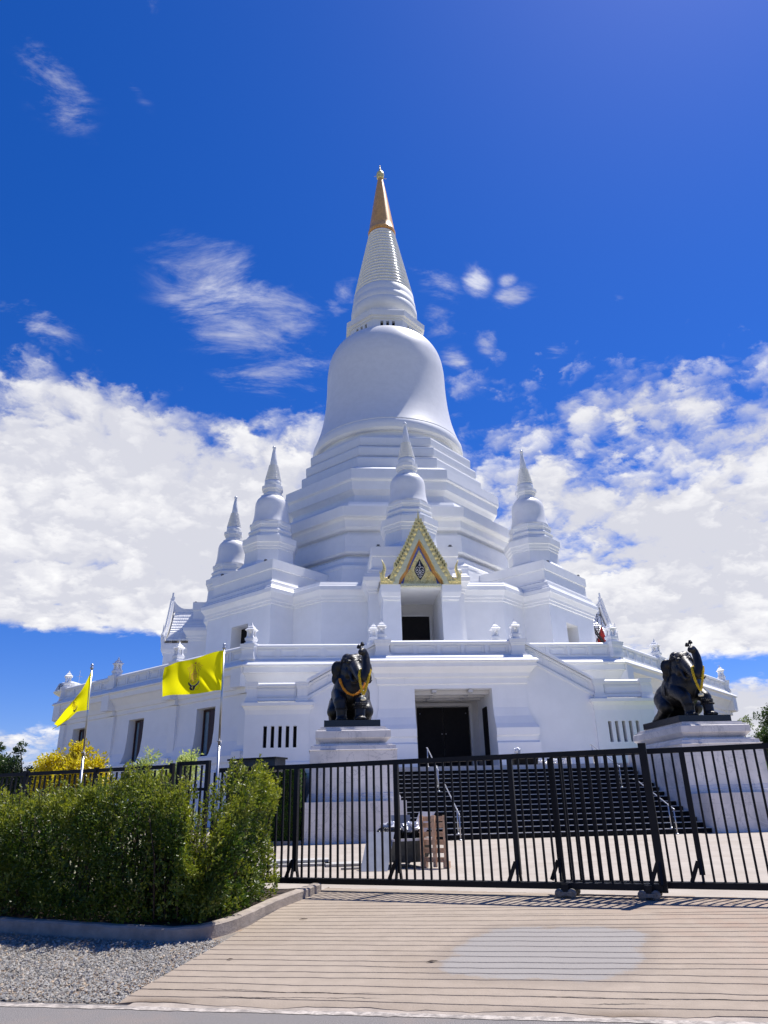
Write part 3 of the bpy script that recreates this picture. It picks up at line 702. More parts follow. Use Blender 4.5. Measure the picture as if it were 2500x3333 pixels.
# --- front porch of the terrace storey with the big door, and its side stairs
PF = AY-50.15      # local distance of the porch front
def front_porch():
    T = AXT(); wall, back = MB(T), MB(T)
    rows = [(2.9, .55), (5.0, .55), (5.12, .42), (5.42, .42), (5.5, .52), (5.98, .55), (6.3, .36), (6.8, .15), (7.4, .02), (8.0, 0), (9.0, 0)]
    hw = 5.25
    wall_face(wall, back, hw, PF, rows, [(-2.72, 2.78, 2.9, 8.72, 5.2)], dwall=1.0)
    for s in (-1, 1):     # flanks
        for (za, da), (zb, db) in zip(rows[:-1], rows[1:]):
            q = [(s*(hw+da), -(PF+da), za), (s*(hw+da), -TA, za), (s*(hw+db), -TA, zb), (s*(hw+db), -(PF+db), zb)]
            wall.add(q if s > 0 else q[::-1], [(0, 1, 2, 3)])
    poly = np.array([(-hw, -PF), (hw, -PF), (hw, -TA+.5), (-hw, -TA+.5)])
    prof_loft(wall, poly, [(0, 9.0), (.12, 9.05), (.14, 9.45), (.30, 9.5), (.34, 9.75), (.68, 10.1), (.74, 10.15), (.74, 10.45), (.90, 10.5), (.90, 10.56), (.74, 10.72), (.6, 10.75), (.58, 10.82), (.42, 10.97), (.2, 10.98)], cap1=True)
    wall.box(0, -PF+8, 11.4, 10.4, 15.2, .9)
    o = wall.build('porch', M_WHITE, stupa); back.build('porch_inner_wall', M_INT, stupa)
    # coffer beams of the porch ceiling
    mb = MB(T)
    for i in range(3): mb.box(.03, -PF+1.0+1.5*i, 8.56, 5.46, .3, .28)
    for t in (-1.3, 1.3): mb.box(t, -PF+2.6, 8.58, .3, 5.0, .2)
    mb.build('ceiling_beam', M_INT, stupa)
    mb = MB(T); y = -PF+5.2
    mb.box(.02-1.0, y-.10, 5.45, 2.0-.03, .10, 5.2); mb.box(.02+1.0, y-.10, 5.45, 2.0-.03, .10, 5.2)
    d = mb.build('door', M_DOOR_SHADE, stupa)
    mb = MB(T)
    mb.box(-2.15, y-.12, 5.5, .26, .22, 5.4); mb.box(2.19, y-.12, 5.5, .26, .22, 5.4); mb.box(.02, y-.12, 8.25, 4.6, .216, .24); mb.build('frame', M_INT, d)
    for t in (-.12, .18): mb = MB(T); mb.ball((t, y-.19, 6.1), .05, 6); mb.build('handle', M_STEEL, d)
    for t in (-1.75, 1.78):
        for z in (4.3, 7.6): mb = MB(T); mb.ball((t, y-.18, z), .045, 6); mb.build('hinge', M_STEEL, d)
    mb = MB(T); mb.box(2.74, -PF+2.6, 5.4, .10, 1.3, 4.6); d2 = mb.build('door', M_DOOR_SHADE, stupa)
    tag(d2, 'narrow black side door in the right jamb of the porch')
    # balustrade
    mb = MB(T); panel_run(mb, -4.35, 4.35, -PF-.02, 10.95, 12.14, 5); mb.build('balustrade', M_WHITE, stupa)
    for s in (-1, 1): mb = MB(T); mb.box(s*4.92, -PF+4.0, 11.5, .35, 6.6, 1.0); mb.box(s*4.92, -PF+4.0, 12.02, .62, 6.6, .24); mb.build('balustrade', M_WHITE, stupa)
    for s in (-1, 1): mb = MB(T); newel(mb, s*4.92, -PF+.32, 10.9, 12.2, 1.06); mb.build('newel', M_WHITE, stupa)
    for s in (-1, 1): put_lantern(s*4.92, -PF+.32, 12.2, 0, .86)
front_porch()
def side_stairs():
    T = AXT()
    for s in (-1, 1):
        mb = MB(T); y0, y1 = -PF+.05, -PF+.40
        # plain wall under the sloping parapet
        pl = [(s*5.2, 2.9), (s*10.2, 2.9), (s*10.2, 8.05), (s*5.2, 11.1)]
        mb.plate(pl if s > 0 else pl[::-1], y0+.02, y1+3.0)
        # sloping parapet: coping, panels
        def slope(o0, o1, h, yy0, yy1):
            q = [(s*(5.2+o0), 12.05-h), (s*10.25, 9.25-h), (s*10.25, 9.25-h+o1), (s*(5.2+o0), 12.05-h+o1)]
            mb.plate(q if s > 0 else q[::-1], yy0, yy1)
        slope(0, 1.2, 1.15, y0+.10, y1+.02); slope(0, .16, .05, y0-.10, y1+.12); slope(0, .06, -.11, y0-.05, y1+.07); slope(0, .05, -.17, y0+.0, y1+.02); slope(0, .07, .20, y0-.02, y1+.06); slope(0, .22, 1.2, y0-.04, y1+.05)
        for i in range(3):
            xa = 5.55+1.57*i; xb = xa+1.2; zz = lambda x: 12.05-(x-5.2)*2.8/5.05-.62
            for (x0, x1, dz0, h) in ((xa, xb, .23, .06), (xa, xb, -.29, .06)):
                q = [(s*x0, zz(x0)+dz0), (s*x1, zz(x1)+dz0), (s*x1, zz(x1)+dz0+h), (s*x0, zz(x0)+dz0+h)]
                mb.plate(q if s > 0 else q[::-1], y0+.06, y0+.11)
            for x0 in (xa, xb-.06): mb.box(s*(x0+.03), y0+.085, zz(x0), .06, .05, .50)
        mb.build('stair_parapet', M_WHITE, stupa)
        # landing block with slot vents
        xa, xb = 10.0, 14.35
        blk = MB(T); ops = [(x, x+.24, 4.95, 6.35, .5) for x in (10.85+.50*i for i in range(5))]
        if s < 0: ops = [(-b, -a, c, d, e) for a, b, c, d, e in ops][::-1]
        T2 = AXT(0, s*(xa+xb)/2, 0); blk.T = T2; bk = []
        ops = [(a-s*(xa+xb)/2, b-s*(xa+xb)/2, c, d, e) for a, b, c, d, e in ops]
        hw = (xb-xa)/2; r = PF+.12
        rows = [(0, .05), (4.0, .05), (4.1, 0), (7.1, 0), (7.4, .06), (7.62, .16), (7.66, .26), (7.88, .27)]
        wall_face(blk, bk, hw, r, rows, ops, dwall=1.0)
        for q in (-1, 1):
            for (za, da), (zb, db) in zip(rows[:-1], rows[1:]):
                f = [(q*(hw+da), -(r+da), za), (q*(hw+da), -TA, za), (q*(hw+db), -TA, zb), (q*(hw+db), -(r+db), zb)]
                blk.add(f if q > 0 else f[::-1], [(0, 1, 2, 3)])
        blk.add([(-hw-.27, -r-.27, 7.88), (hw+.27, -r-.27, 7.88), (hw+.27, -TA, 7.88), (-hw-.27, -TA, 7.88)], [(0, 1, 2, 3)])
        blk.T = T
        panel_run(blk, s*(xa+.4) if s > 0 else -(xb-.1), s*(xb-.1) if s > 0 else -(xa+.4), -PF+.02, 8.0, 9.25, 1)
        for x in (xa+.55, xb-.35): newel(blk, s*x, -PF+.25, 7.9, 9.28, .72)
        blk.box(s*(xb-.2), -PF+3.5, 8.6, .35, 6, 1.2)
        sb = blk.build('stair_block', M_WHITE, stupa)
        for q in bk: q.build('vent_slot', M_DOOR_SHADE, sb)
side_stairs()
# --- upper hall (z 12..22.3): octagon with eight projecting bays
OA = 22.75
def hall():
    poly = []; hwD, hwC, RR = 5.30, 4.75, 25.9
    for k in range(8):
        a = R(45*k); n = np.array([math.sin(a), -math.cos(a)]); t = np.array([math.cos(a), math.sin(a)])
        hw = hwC if k % 2 == 0 else hwD
        for tt, r in ((-hw, OA), (-hw, RR), (hw, RR), (hw, OA), (OA*KT, OA)): poly.append(n*r+t*tt)
    poly = np.array(poly)
    T = AXT(); wall, back = MB(T), []
    zc = 20.55
    # wall band: loft, but leave out the bay fronts that carry an opening
    pf = [(.10, 11.9), (.05, 14), (0, 17), (-.03, zc)]
    rings = [offset_poly(poly, d) for d, z in pf]
    for q in range(len(pf)-1):
        for i in range(len(poly)):
            k, j = divmod(i, 5)
            if j == 1 and k in (0, 1, 2, 6, 7): continue
            i2 = (i+1) % len(poly)
            wall.add([(*rings[q][i], pf[q][1]), (*rings[q][i2], pf[q][1]), (*rings[q+1][i2], pf[q+1][1]), (*rings[q+1][i], pf[q+1][1])], [(0, 1, 2, 3)])
    for k in (1, -1):
        wall.T = AXT(R(45*k)); c = .42*(-k)
        wall_face(wall, back, hwD, RR, [(z, d) for d, z in pf], [(c-1.35, c+1.35, 13.0, 19.1, 1.35)], dwall=1.0)
    junk = MB(T)
    for k in (0, 2, -2):
        wall.T = junk.T = AXT(R(45*k)); wall_face(wall, junk, hwC, RR, [(z, d) for z, d in [(q[1], q[0]) for q in pf]], [(-1.93, 1.93, 11.95, 20.05, .02)], dwall=1.0)
    wall.T = T
    prof_loft(wall, poly, [(-.03, zc), (.10, 20.6), (.12, 20.85), (.22, 20.9), (.26, 21.15), (.52, 21.6), (.58, 21.64), (.58, 22.06), (.43, 22.24), (.41, 22.34), (.26, 22.5), (.24, 22.62), (-.6, 22.66)], cap1=True)
    wall.build('upper_hall', M_WHITE, stupa)
    for q in back: q.build('recess_shade', M_DOOR_SHADE, stupa)  # backs painted black in place of the dark interior
    for k in (1, -1):
        Tk = AXT(R(45*k)); c = .42*(-k); mb = MB(Tk); y = -(RR-1.35)
        mb.box(c+.45*(-k), y-.06, 15.2, 1.5, .10, 5.0); w = mb.build('window', M_GLASS, stupa)
        mb = MB(Tk)
        for dx in (-.78, .78): mb.box(c+.45*(-k)+dx, y-.10, 15.2, .16, .2, 5.2)
        mb.box(c+.45*(-k), y-.10, 17.8, 1.72, .196, .16); mb.build('frame', M_DARKWOOD, w)
    # high bay blocks that carry the small stupas
    for k in range(8):
        hw, R1 = (4.45, 25.72) if k % 2 == 0 else (5.12, 25.72)
        mb = MB(AXT(R(45*k)))
        p = np.array([(-hw, -R1), (hw, -R1), (hw, -14.5), (-hw, -14.5)])
        prof_loft(mb, p, [(.28, 22.5), (.26, 22.95), (.0, 23.12), (-.05, 23.3), (-.12, 23.32), (-.14, 24.45), (-.02, 24.5), (-.02, 25.5)], cap1=True)
        mb.build('corner_block', M_WHITE, stupa)
hall()
# --- main octagonal tiers
def tiers():
    prof = [(17.75, 22.0), (17.55, 24.2), (17.3, 25.9), (17.35, 25.95), (17.3, 26.25), (16.9, 26.45), (16.6, 26.85), (16.55, 27.3), (16.35, 27.5), (15.75, 27.52), (15.72, 27.95), (16.3, 28.0), (16.5, 28.2), (16.42, 28.9), (16.36, 30.3), (15.72, 30.35),
            (15.7, 30.9), (16.2, 31.0), (16.42, 31.3), (16.48, 32.1), (16.62, 32.28), (17.12, 32.34), (17.16, 32.5), (17.25, 33.55), (15.9, 33.75)]
    mb = MB(AXT()); mb.loft([np.column_stack([octagon(a), np.full(8, z)]) for a, z in prof], False, True); mb.build('tier', M_WHITE, stupa)
    prof = [(15.5, 33.7), (15.42, 34.55), (15.25, 34.95), (14.9, 35.1), (13.55, 35.35), (13.4, 36.6), (13.8, 37.0), (14.1, 37.15), (14.14, 37.5), (14.2, 38.25), (14.42, 38.4), (14.45, 38.6), (14.38, 39.85), (12.9, 40.75)]
    mb = MB(AXT()); mb.loft([np.column_stack([octagon(a), np.full(8, z)]) for a, z in prof], False, True); mb.build('tier', M_WHITE, stupa)
    prof = []
    for a, z0, z1 in ((12.35, 40.6, 42.6), (11.8, 42.6, 44.4), (11.2, 44.4, 46.2)):
        h = z1-z0
        prof += [(a-.35, z0), (a-.35, z0+.28), (a-.05, z0+.42), (a+.02, z0+.7), (a+.04, z1-.35), (a-.02, z1-.12), (a-.18, z1-.02), (a-.5, z1)]
    mb = MB(AXT()); mb.loft([np.column_stack([octagon(a), np.full(8, z)]) for a, z in prof], False, True); mb.build('tier', M_WHITE, stupa)
tiers()
def bell():
    c = (AX, AY)
    mb = MB(); mb.lathe([(10.6, 45.9), (10.55, 46.7), (10.2, 46.9), (10.25, 47.5), (10.75, 47.55), (10.98, 47.8), (11.05, 48.3), (10.98, 48.9), (10.8, 49.25)], 96, c); mb.build('bell_base', M_WHITE, stupa, auto=30)
    P = [(10.85, 49.2), (10.48, 50.2), (10.08, 51.5), (9.70, 53.1), (9.42, 54.8), (9.22, 56.6), (9.09, 58.6), (9.04, 60.2), (9.02, 61.6), (8.93, 62.8), (8.76, 64.0), (8.42, 65.15), (7.88, 66.2), (7.15, 67.05), (6.3, 67.65), (5.45, 67.95), (4.6, 68.1)]
    P = np.array(P); t = np.linspace(0, len(P)-1, 70)
    def cr(t):
        i = np.clip(t.astype(int), 0, len(P)-2); f = (t-i)[:, None]
        p0, p1, p2, p3 = P[np.maximum(i-1, 0)], P[i], P[i+1], P[np.minimum(i+2, len(P)-1)]
        return .5*(2*p1+(p2-p0)*f+(2*p0-5*p1+4*p2-p3)*f**2+(3*p1-p0-3*p2+p3)*f**3)
    mb = MB(); mb.lathe([tuple(q) for q in cr(t)], 128, c); mb.build('bell', M_BELL, stupa)
    # square-set collar with little windows
    T = AXT(); mb, bk = MB(T), []
    for k in range(8):
        mb.T = AXT(R(45*k))
        wall_face(mb, bk, 5.5*KT, 5.5, [(67.2, 0), (69.45, 0)], [(-1.1+.88*i, -1.1+.88*i+.44, 68.1, 69.15, .6) for i in range(3)])
    mb.T = T
    mb.loft([np.column_stack([octagon(a), np.full(8, z)]) for a, z in ((5.5, 69.45), (5.72, 69.5), (5.76, 69.75), (6.05, 69.85), (6.1, 70.75), (5.95, 70.9), (5.2, 70.95))], False, True)
    h = mb.build('collar', M_WHITE, stupa)
    for q in bk: q.build('vent', M_DOOR_SHADE, h)
    mb = MB(); mb.lathe([(4.75, 70.8), (4.75, 72.2), (4.95, 72.5), (5.15, 72.7), (5.3, 73.3), (5.3, 74.2), (5.15, 74.5), (5.2, 74.7), (5.12, 75.6), (5.0, 75.8), (5.0, 76.2), (4.9, 77.3), (4.7, 77.6)], 72, c); mb.build('spire_base', M_WHITE, stupa, auto=35)
    pr = []; n = 19; z0, z1 = 77.6, 91.0
    for i in range(n):
        za = z0+(z1-z0)*i/n; h = (z1-z0)/n; r = 4.78+(2.18-4.78)*i/n
        pr += [(r-.30, za), (r-.02, za+.10*h), (r+.05, za+.30*h), (r-.02, za+.52*h), (r-.13, za+.66*h), (r-.34, za+.82*h), (r-.36, za+.98*h)]
    mb = MB(); mb.lathe(pr, 72, c); mb.build('ringed_cone', M_GLAZE, stupa)
    mb = MB(); mb.lathe([(2.0, 91.0), (2.34, 91.05), (2.36, 91.5), (2.22, 91.7), (2.06, 93), (1.72, 95.4), (1.36, 98), (1.0, 100.6), (.68, 102.7), (.42, 104.2)], 48, c); mb.build('gold_spire', M_GOLD, stupa, auto=30)
    mb = MB(); mb.lathe([(.42, 104.1), (.62, 104.3), (.56, 104.5), (.66, 104.8), (.70, 105.1), (.62, 105.5), (.40, 105.8), (.22, 106.0), (.12, 106.3), (.20, 106.5), (.05, 106.7), (.03, 107.2)], 24, c); mb.ball((AX, AY, 107.25), .12, 8)
    for i in range(4):
        a = i*math.pi/2+.2; mb.bar((AX, AY, 104.6), (AX+1.0*math.cos(a), AY+1.0*math.sin(a), 104.55), .03); mb.ball((AX+1.02*math.cos(a), AY+1.02*math.sin(a), 104.45), .07, 6)
    mb.build('finial', M_GILT, stupa)
bell()
# --- eight small stupas
def small_stupa():
    root = link('small_stupa', None, stupa); root.location = (0, 0, 0); WL[root.name_full] = (0, 0, 0)
    o8 = lambda a, z: np.column_stack([octagon(a*.94), np.full(8, z)])
    mb = MB(); mb.loft([o8(a, z) for a, z in ((3.65, 25.4), (3.65, 25.75), (3.3, 26.1), (3.05, 26.45), (2.95, 26.5), (2.86, 27.9), (2.95, 27.95), (2.97, 28.2), (3.05, 28.25), (3.1, 28.55), (3.22, 28.65), (3.25, 29.35), (2.7, 29.5), (2.72, 29.75), (2.5, 29.95), (2.5, 30.1), (2.62, 30.25), (2.6, 30.4), (2.35, 30.6), (2.35, 30.75), (2.40, 30.8), (2.42, 31.0), (2.50, 31.05), (2.50, 31.38), (2.1, 31.42))], False, True)
    mb.build('base', M_WHITE, root)
    mb = MB(); mb.lathe([(2.36, 31.36), (2.22, 31.70), (2.09, 32.2), (2.0, 32.8), (1.965, 33.4), (1.95, 33.95), (1.89, 34.35), (1.74, 34.72), (1.5, 35.0), (1.2, 35.15), (.9, 35.2)], 40); mb.build('bell', M_BELL, root)
    mb = MB(); mb.loft([o8(a, z) for a, z in ((1.35, 35.1), (1.35, 35.3), (1.05, 35.45), (1.0, 35.7), (1.12, 35.8), (1.14, 36.0), (1.28, 36.1), (1.28, 36.5), (.8, 36.55))], False, True); mb.build('collar', M_WHITE, root)
    pr = [(.85, 36.5), (.95, 36.7), (1.0, 37.0), (.95, 37.3)]; n = 9
    for i in range(n):
        za = 37.35+2.2*i/n; h = 2.2/n; r = .96+(.50-.96)*i/n; pr += [(r-.13, za), (r+.02, za+.2*h), (r+.02, za+.5*h), (r-.05, za+.65*h), (r-.16, za+.85*h)]
    pr += [(.44, 39.6), (.36, 40.3), (.22, 41.3), (.15, 41.75), (.22, 41.85), (.22, 42.0), (.12, 42.1), (.03, 42.3)]
    mb = MB(); mb.lathe(pr, 28); mb.build('spire', M_GLAZE, root)
    return root
SS = small_stupa()
for k in range(8):
    if k in (3, 5): continue
    o = SS if k == 0 else copy_tree(SS, stupa)
    a = R(45*k); o.location = (21.8*math.sin(a), -21.8*math.cos(a), 0); o.rotation_euler = (0, 0, a)
# --- upper door porches with tiled gable roofs on the cardinal faces
def flame(mb, x0, z0, pts, y0, y1): mb.plate([(x0+a, z0+b) for a, b in pts], y0, y1)
def upper_porch(k):
    T = AXT(R(45*k)); F = 29.3; hw = 3.62
    wall, back = MB(T), MB(T)
    rows = [(12, .12), (14, .08), (17, .03), (20.4, 0)]
    wall_face(wall, back, hw, F-.35, rows, [(-1.93, 1.93, 12.0, 20.05, 5.6)], dwall=1.0)
    for s in (-1, 1):
        for (za, da), (zb, db) in zip(rows[:-1], rows[1:]):
            q = [(s*(hw+da), -(F-.35+da), za), (s*(hw+da), -24, za), (s*(hw+db), -24, zb), (s*(hw+db), -(F-.35+db), zb)]
            wall.add(q if s > 0 else q[::-1], [(0, 1, 2, 3)])
        # pilaster capitals
        x0, x1 = 1.965, hw
        p = np.array([(x0, -F+.2), (x1, -F+.2), (x1, -25), (x0, -25)])
        if s < 0: p = np.array([(-x, y) for x, y in p])[::-1]
        rings = []
        for d, z in ((-.12, 18.98), (.0, 19.0), (.02, 19.25), (.10, 19.3), (.20, 19.7), (.22, 20.42)):
            q = offset_poly(p, d)
            q[:, 0] = np.where(np.abs(q[:, 0]) < 2.6, s*1.965, q[:, 0]); rings.append(np.column_stack([q, np.full(4, z)]))
        wall.loft(rings)
    wall.build('upper_porch', M_WHITE, stupa); back.build('porch_inner_wall', M_INT, stupa)
    mb = MB(T); mb.box(0, -F+5.85, 15.35, 2.95, .12, 6.8); d = mb.build('door', M_DOOR_SHADE, stupa)
    mb = MB(T)
    for s in (-1, 1): mb.box(s*1.6, -F+5.78, 15.4, .22, .22, 7)
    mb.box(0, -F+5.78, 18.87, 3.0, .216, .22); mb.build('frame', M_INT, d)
    # gable roof, concave slopes with rows of tiles
    S = [(0, 25.5), (.5, 24.6), (1.0, 23.75), (1.6, 22.85), (2.2, 22.1), (2.9, 21.5), (3.45, 21.05), (3.95, 20.75)]
    Sx = [q[0] for q in S]; Sz = [q[1] for q in S]
    mb = MB(T)
    yF, yB = -F+.55, -24.6
    for s in (-1, 1):
        L = [(s*x, z) for x, z in S]
        xs_ = np.linspace(0, 3.95, 15); ny = 40; ys = np.linspace(yF, yB, ny)
        for i in range(14):           # each course: a scalloped sheet, lower edge lifted
            xa, xb = xs_[i], xs_[i+1]; za, zb = np.interp(xa, Sx, Sz), np.interp(xb, Sx, Sz)
            V = []
            for j, y in enumerate(ys):
                b = .05*abs(math.sin(j*math.pi/2.6))
                V += [(s*xa, y, za+.02), (s*xb, y, zb+.09+b), (s*xb, y, zb-.02)]
            Fq = []
            for j in range(ny-1):
                Fq += [(3*j, 3*j+3, 3*j+4, 3*j+1), (3*j+1, 3*j+4, 3*j+5, 3*j+2)]
            mb.add(V, Fq)
    rf = mb.build('roof', M_TILE, stupa)
    mb = MB(T)        # ridge that sweeps up to the gable
    yy = np.linspace(-24.9, -F+.2, 12); mb.loft([np.array([(-.16, y, 25.3), (.16, y, 25.3), (.13, y, 25.75+1.3*max(0, (-y-27.4)/1.7)**2), (-.13, y, 25.75+1.3*max(0, (-y-27.4)/1.7)**2)]) for y in yy]); mb.build('ridge', M_WHITE, rf)
    # gable: bargeboards with flame teeth, finial, upturned tails, tympanum
    o = [(0, 27.45), (.16, 26.9), (.50, 26.1), (.95, 25.1), (1.5, 23.95), (2.05, 22.9), (2.55, 22.05), (2.78, 21.55), (2.9, 21.2), (3.0, 20.95), (3.25, 20.86), (3.55, 21.0), (3.78, 21.3), (3.84, 20.95), (3.84, 20.43)]
    i_ = [(2.15, 20.43), (2.05, 20.9), (1.78, 21.35), (1.42, 21.8), (1.30, 22.2), (.72, 23.5), (0, 24.95)]
    for s in (-1, 1):
        pass
    full = [(x, z) for x, z in o]+[(x, z) for x, z in i_]+[(-x, z) for x, z in i_[:-1][::-1]]+[(-x, z) for x, z in o[1:][::-1]]
    mb = MB(T)
    # split into two halves so faces stay well formed
    for s in (-1, 1):
        h = [(s*x, z) for x, z in o+i_]
        mb.plate(h[::-1] if s > 0 else h, -F-.05, -F+.35)
        # inner moulding strip
    spire = [(-.13, 27.0), (-.06, 27.6), (0, 28.0), (.06, 27.6), (.13, 27.0)]
    mb.plate(spire[::-1], -F-.02, -F+.2)
    for s in (-1, 1):
        for q in range(15):           # flame teeth on the outer edge
            f = q/15; x = .22+2.4*f; z = np.interp(x, [p[0] for p in o[:8]], [p[1] for p in o[:8]])
            w = .20; tooth = [(s*(x-.14), z+.26), (s*(x+.07), z+.40), (s*(x+.13), z+.05), (s*(x+.04), z-.34), (s*(x-.3), z+.02)]
            mb.plate(tooth if s < 0 else tooth[::-1], -F-.12, -F+.05)
        for q in range(11):           # carved scrolls: small raised bosses
            f = (q+.5)/11; x = .12+2.55*f; z = np.interp(x, [p[0] for p in o[:9]], [p[1] for p in o[:9]])-.62
            mb.ball((s*x*.94, -F-.07, z), .17, 6, (1.1, .45, 1.3))
        mb.tube([(s*x, -F+.08, z) for x, z in ((3.35, 20.75), (3.62, 20.95), (3.68, 21.25), (3.56, 21.62), (3.44, 21.95), (3.48, 22.3), (3.58, 22.6), (3.70, 22.9))], [.22, .26, .24, .20, .155, .115, .07, .015], 8)
        mb.ball((s*3.28, -F-.02, 20.98), .13, 6); mb.tube([(s*x, -F-.05, z) for x, z in ((3.76, 21.4), (3.92, 21.55), (3.86, 21.8))], [.09, .06, .015], 6)
        for q in range(6):
            mb.ball((s*(2.75+.18*q), -F-.07, 20.72+.05*(q % 2)), .15, 6, (1, .45, 1))
    gilt, flat, ora, glass, blk = (M_GILT, M_GILTFLAT, M_ORANGE, M_BLUEGLASS, M_BLACK) if k == 0 else (M_WHITE,)*5
    gb = mb.build('gable', gilt, stupa)
    mb = MB(T)       # plain inner fascia
    fo = [(0, 26.0), (.5, 24.95), (1.1, 23.6), (1.75, 22.3), (1.95, 21.85), (2.2, 21.5), (2.45, 21.1), (2.5, 20.75), (2.72, 20.43)]
    for s in (-1, 1):
        h = [(s*x, z) for x, z in fo+i_]; mb.plate(h[::-1] if s > 0 else h, -F-.10, -F-.05)
    mb.build('fascia', flat, gb)
    mb = MB(T)       # orange reveal behind
    io = i_; ii = [(1.95, 20.5), (1.72, 20.95), (1.5, 21.3), (1.2, 21.7), (1.06, 22.15), (.55, 23.3), (0, 24.5)]
    for s in (-1, 1):
        h = [(s*x, z) for x, z in io[:]]+[(s*x, z) for x, z in ii[::-1]]
        mb.plate(h[::-1] if s < 0 else h, -F+.352, -F+.70)
    mb.build('reveal', ora, gb)
    mb = MB(T); tp = [(-2.0, 20.45), (2.0, 20.45), (1.75, 21.2), (1.1, 22.3), (0, 24.8), (-1.1, 22.3), (-1.75, 21.2)]
    mb.plate(tp, -F+.62, -F+.85); mb.build('tympanum', glass, gb)
    mb = MB(T); orn = [(-1.62, 20.62), (1.62, 20.62), (1.42, 21.5), (.98, 21.95), (.78, 22.5), (.36, 23.3), (.14, 23.75), (0, 24.05), (-.14, 23.75), (-.36, 23.3), (-.78, 22.5), (-.98, 21.95), (-1.42, 21.5)]
    mb.plate(orn, -F+.50, -F+.62)
    rr = random.Random(4)
    for s in (-1, 1):
        for q in range(26):
            x = rr.uniform(.15, 1.45); z = rr.uniform(20.75, 23.4)
            if x > np.interp(z, [20.6, 21.5, 22.5, 23.3, 24], [1.5, 1.3, .7, .3, .05]) or (abs(x) < .55 and 21.0 < z < 22.9): continue
            pts = [(s*(x+.16*math.cos(t)*(1-t/7)), -F+.46, z+.16*math.sin(t)*(1-t/7)) for t in np.linspace(0, 5.5, 10)]
            mb.tube(pts, .035, 5)
    mb.build('ornament', gilt, gb)
    mb = MB(T); dm = [(0, 20.98), (.34, 21.45), (.52, 21.85), (.52, 22.05), (.34, 22.5), (.14, 22.85), (0, 23.12), (-.14, 22.85), (-.34, 22.5), (-.52, 22.05), (-.52, 21.85), (-.34, 21.45)]
    mb.plate(dm, -F+.44, -F+.52); em = mb.build('emblem', blk, gb)
    mb = MB(T)
    def st(p, w=.028): mb.tube([(x, -F+.43, z) for x, z in resample(p, .03)], w, 5)
    for s in (-1, 1):
        st([(s*.05, 22.2), (s*.2, 22.3), (s*.36, 22.2), (s*.40, 22.0), (s*.28, 21.9), (s*.2, 22.02), (s*.28, 22.1)]); st([(s*.42, 21.9), (s*.34, 21.72), (s*.22, 21.7), (s*.12, 21.85), (s*.05, 22.0)]); st([(s*.3, 21.6), (s*.16, 21.5), (s*.1, 21.62), (s*.04, 21.8)])
        st([(s*.0, 21.2), (s*.12, 21.32), (s*.2, 21.45)])
    st([(0, 21.25), (0, 21.9), (-.08, 22.1), (.08, 22.25), (0, 22.4)]); st([(-.12, 22.45), (.12, 22.45)]); st([(-.09, 22.52), (.09, 22.52)]); st([(0, 22.55), (0, 22.85)])
    mb.build('monogram', M_CARD, em)
    mb = MB(T); mb.box(0, -F+.30, 20.40, 3.82, .5, .22)
    for q in range(15): mb.ball((-1.75+.25*q, -F+.05, 20.30), .10, 6, (1, .6, 1))
    mb.build('sill', flat, gb)
for k in (0, 2, -2): upper_porch(k)
for k in (0, -1, 1, -2):       # little floodlights on the parapets
    for t in (-3.7, 3.7): mb = MB(AXT(R(45*k))); mb.box(t, -25.4, 25.55, .5, .3, .1); mb.box(t, -25.5, 25.68, .28, .2, .16); mb.build('floodlight', M_IRON, stupa)

# ------------------------------------------------------------------ raised platform and stairs
def platform():
    mb = MB()
    p = np.array([(-2.0, 36.0), (20.4, 36.0), (20.4, 56.5), (-2.0, 56.5)])
    prof_loft(mb, p, [(0, -.1), (0, 2.72), (.04, 2.74), (.04, 2.925)])
    tag(mb.build('entrance_platform', M_MARBLE, loc=(9, 46, 0)), 'raised platform at the head of the black steps in front of the dark doorway', 'platform')
    r, t, Y0, x0, x1 = .195, .52, 28.7, 3.04, 15.0
    root = thing('staircase', (9.0, 32, 0), 'broad flight of black granite steps with pale edges between the two marble pedestals', 'stairs')
    mb, ns = MB(), MB()
    for k in range(15):
        za, y = k*r, Y0+k*t
        mb.box((x0+x1)/2, (y+36.05)/2, za+r/2-.02 if k else r/2-.03, x1-x0-.002*k, 36.05-y, r-.045 if k else r+.0)
        ns.box((x0+x1)/2, y+.012, za+r-.012, x1-x0-.002*k, .07, .024)
        ns.box((x0+x1)/2, (y+.09+y+t)/2, za+r-.030, x1-x0-.002*k-.01, t-.08, .032) if False else None
        mb.box((x0+x1)/2, y+.05+(t+.2)/2, za+r-.026, x1-x0-.002*k-.01, t+.2, .042)
    mb.build('tread', M_STEP, root); ns.build('nosing', M_NOSING, root)
    # plinth step at the foot
    return root
platform()
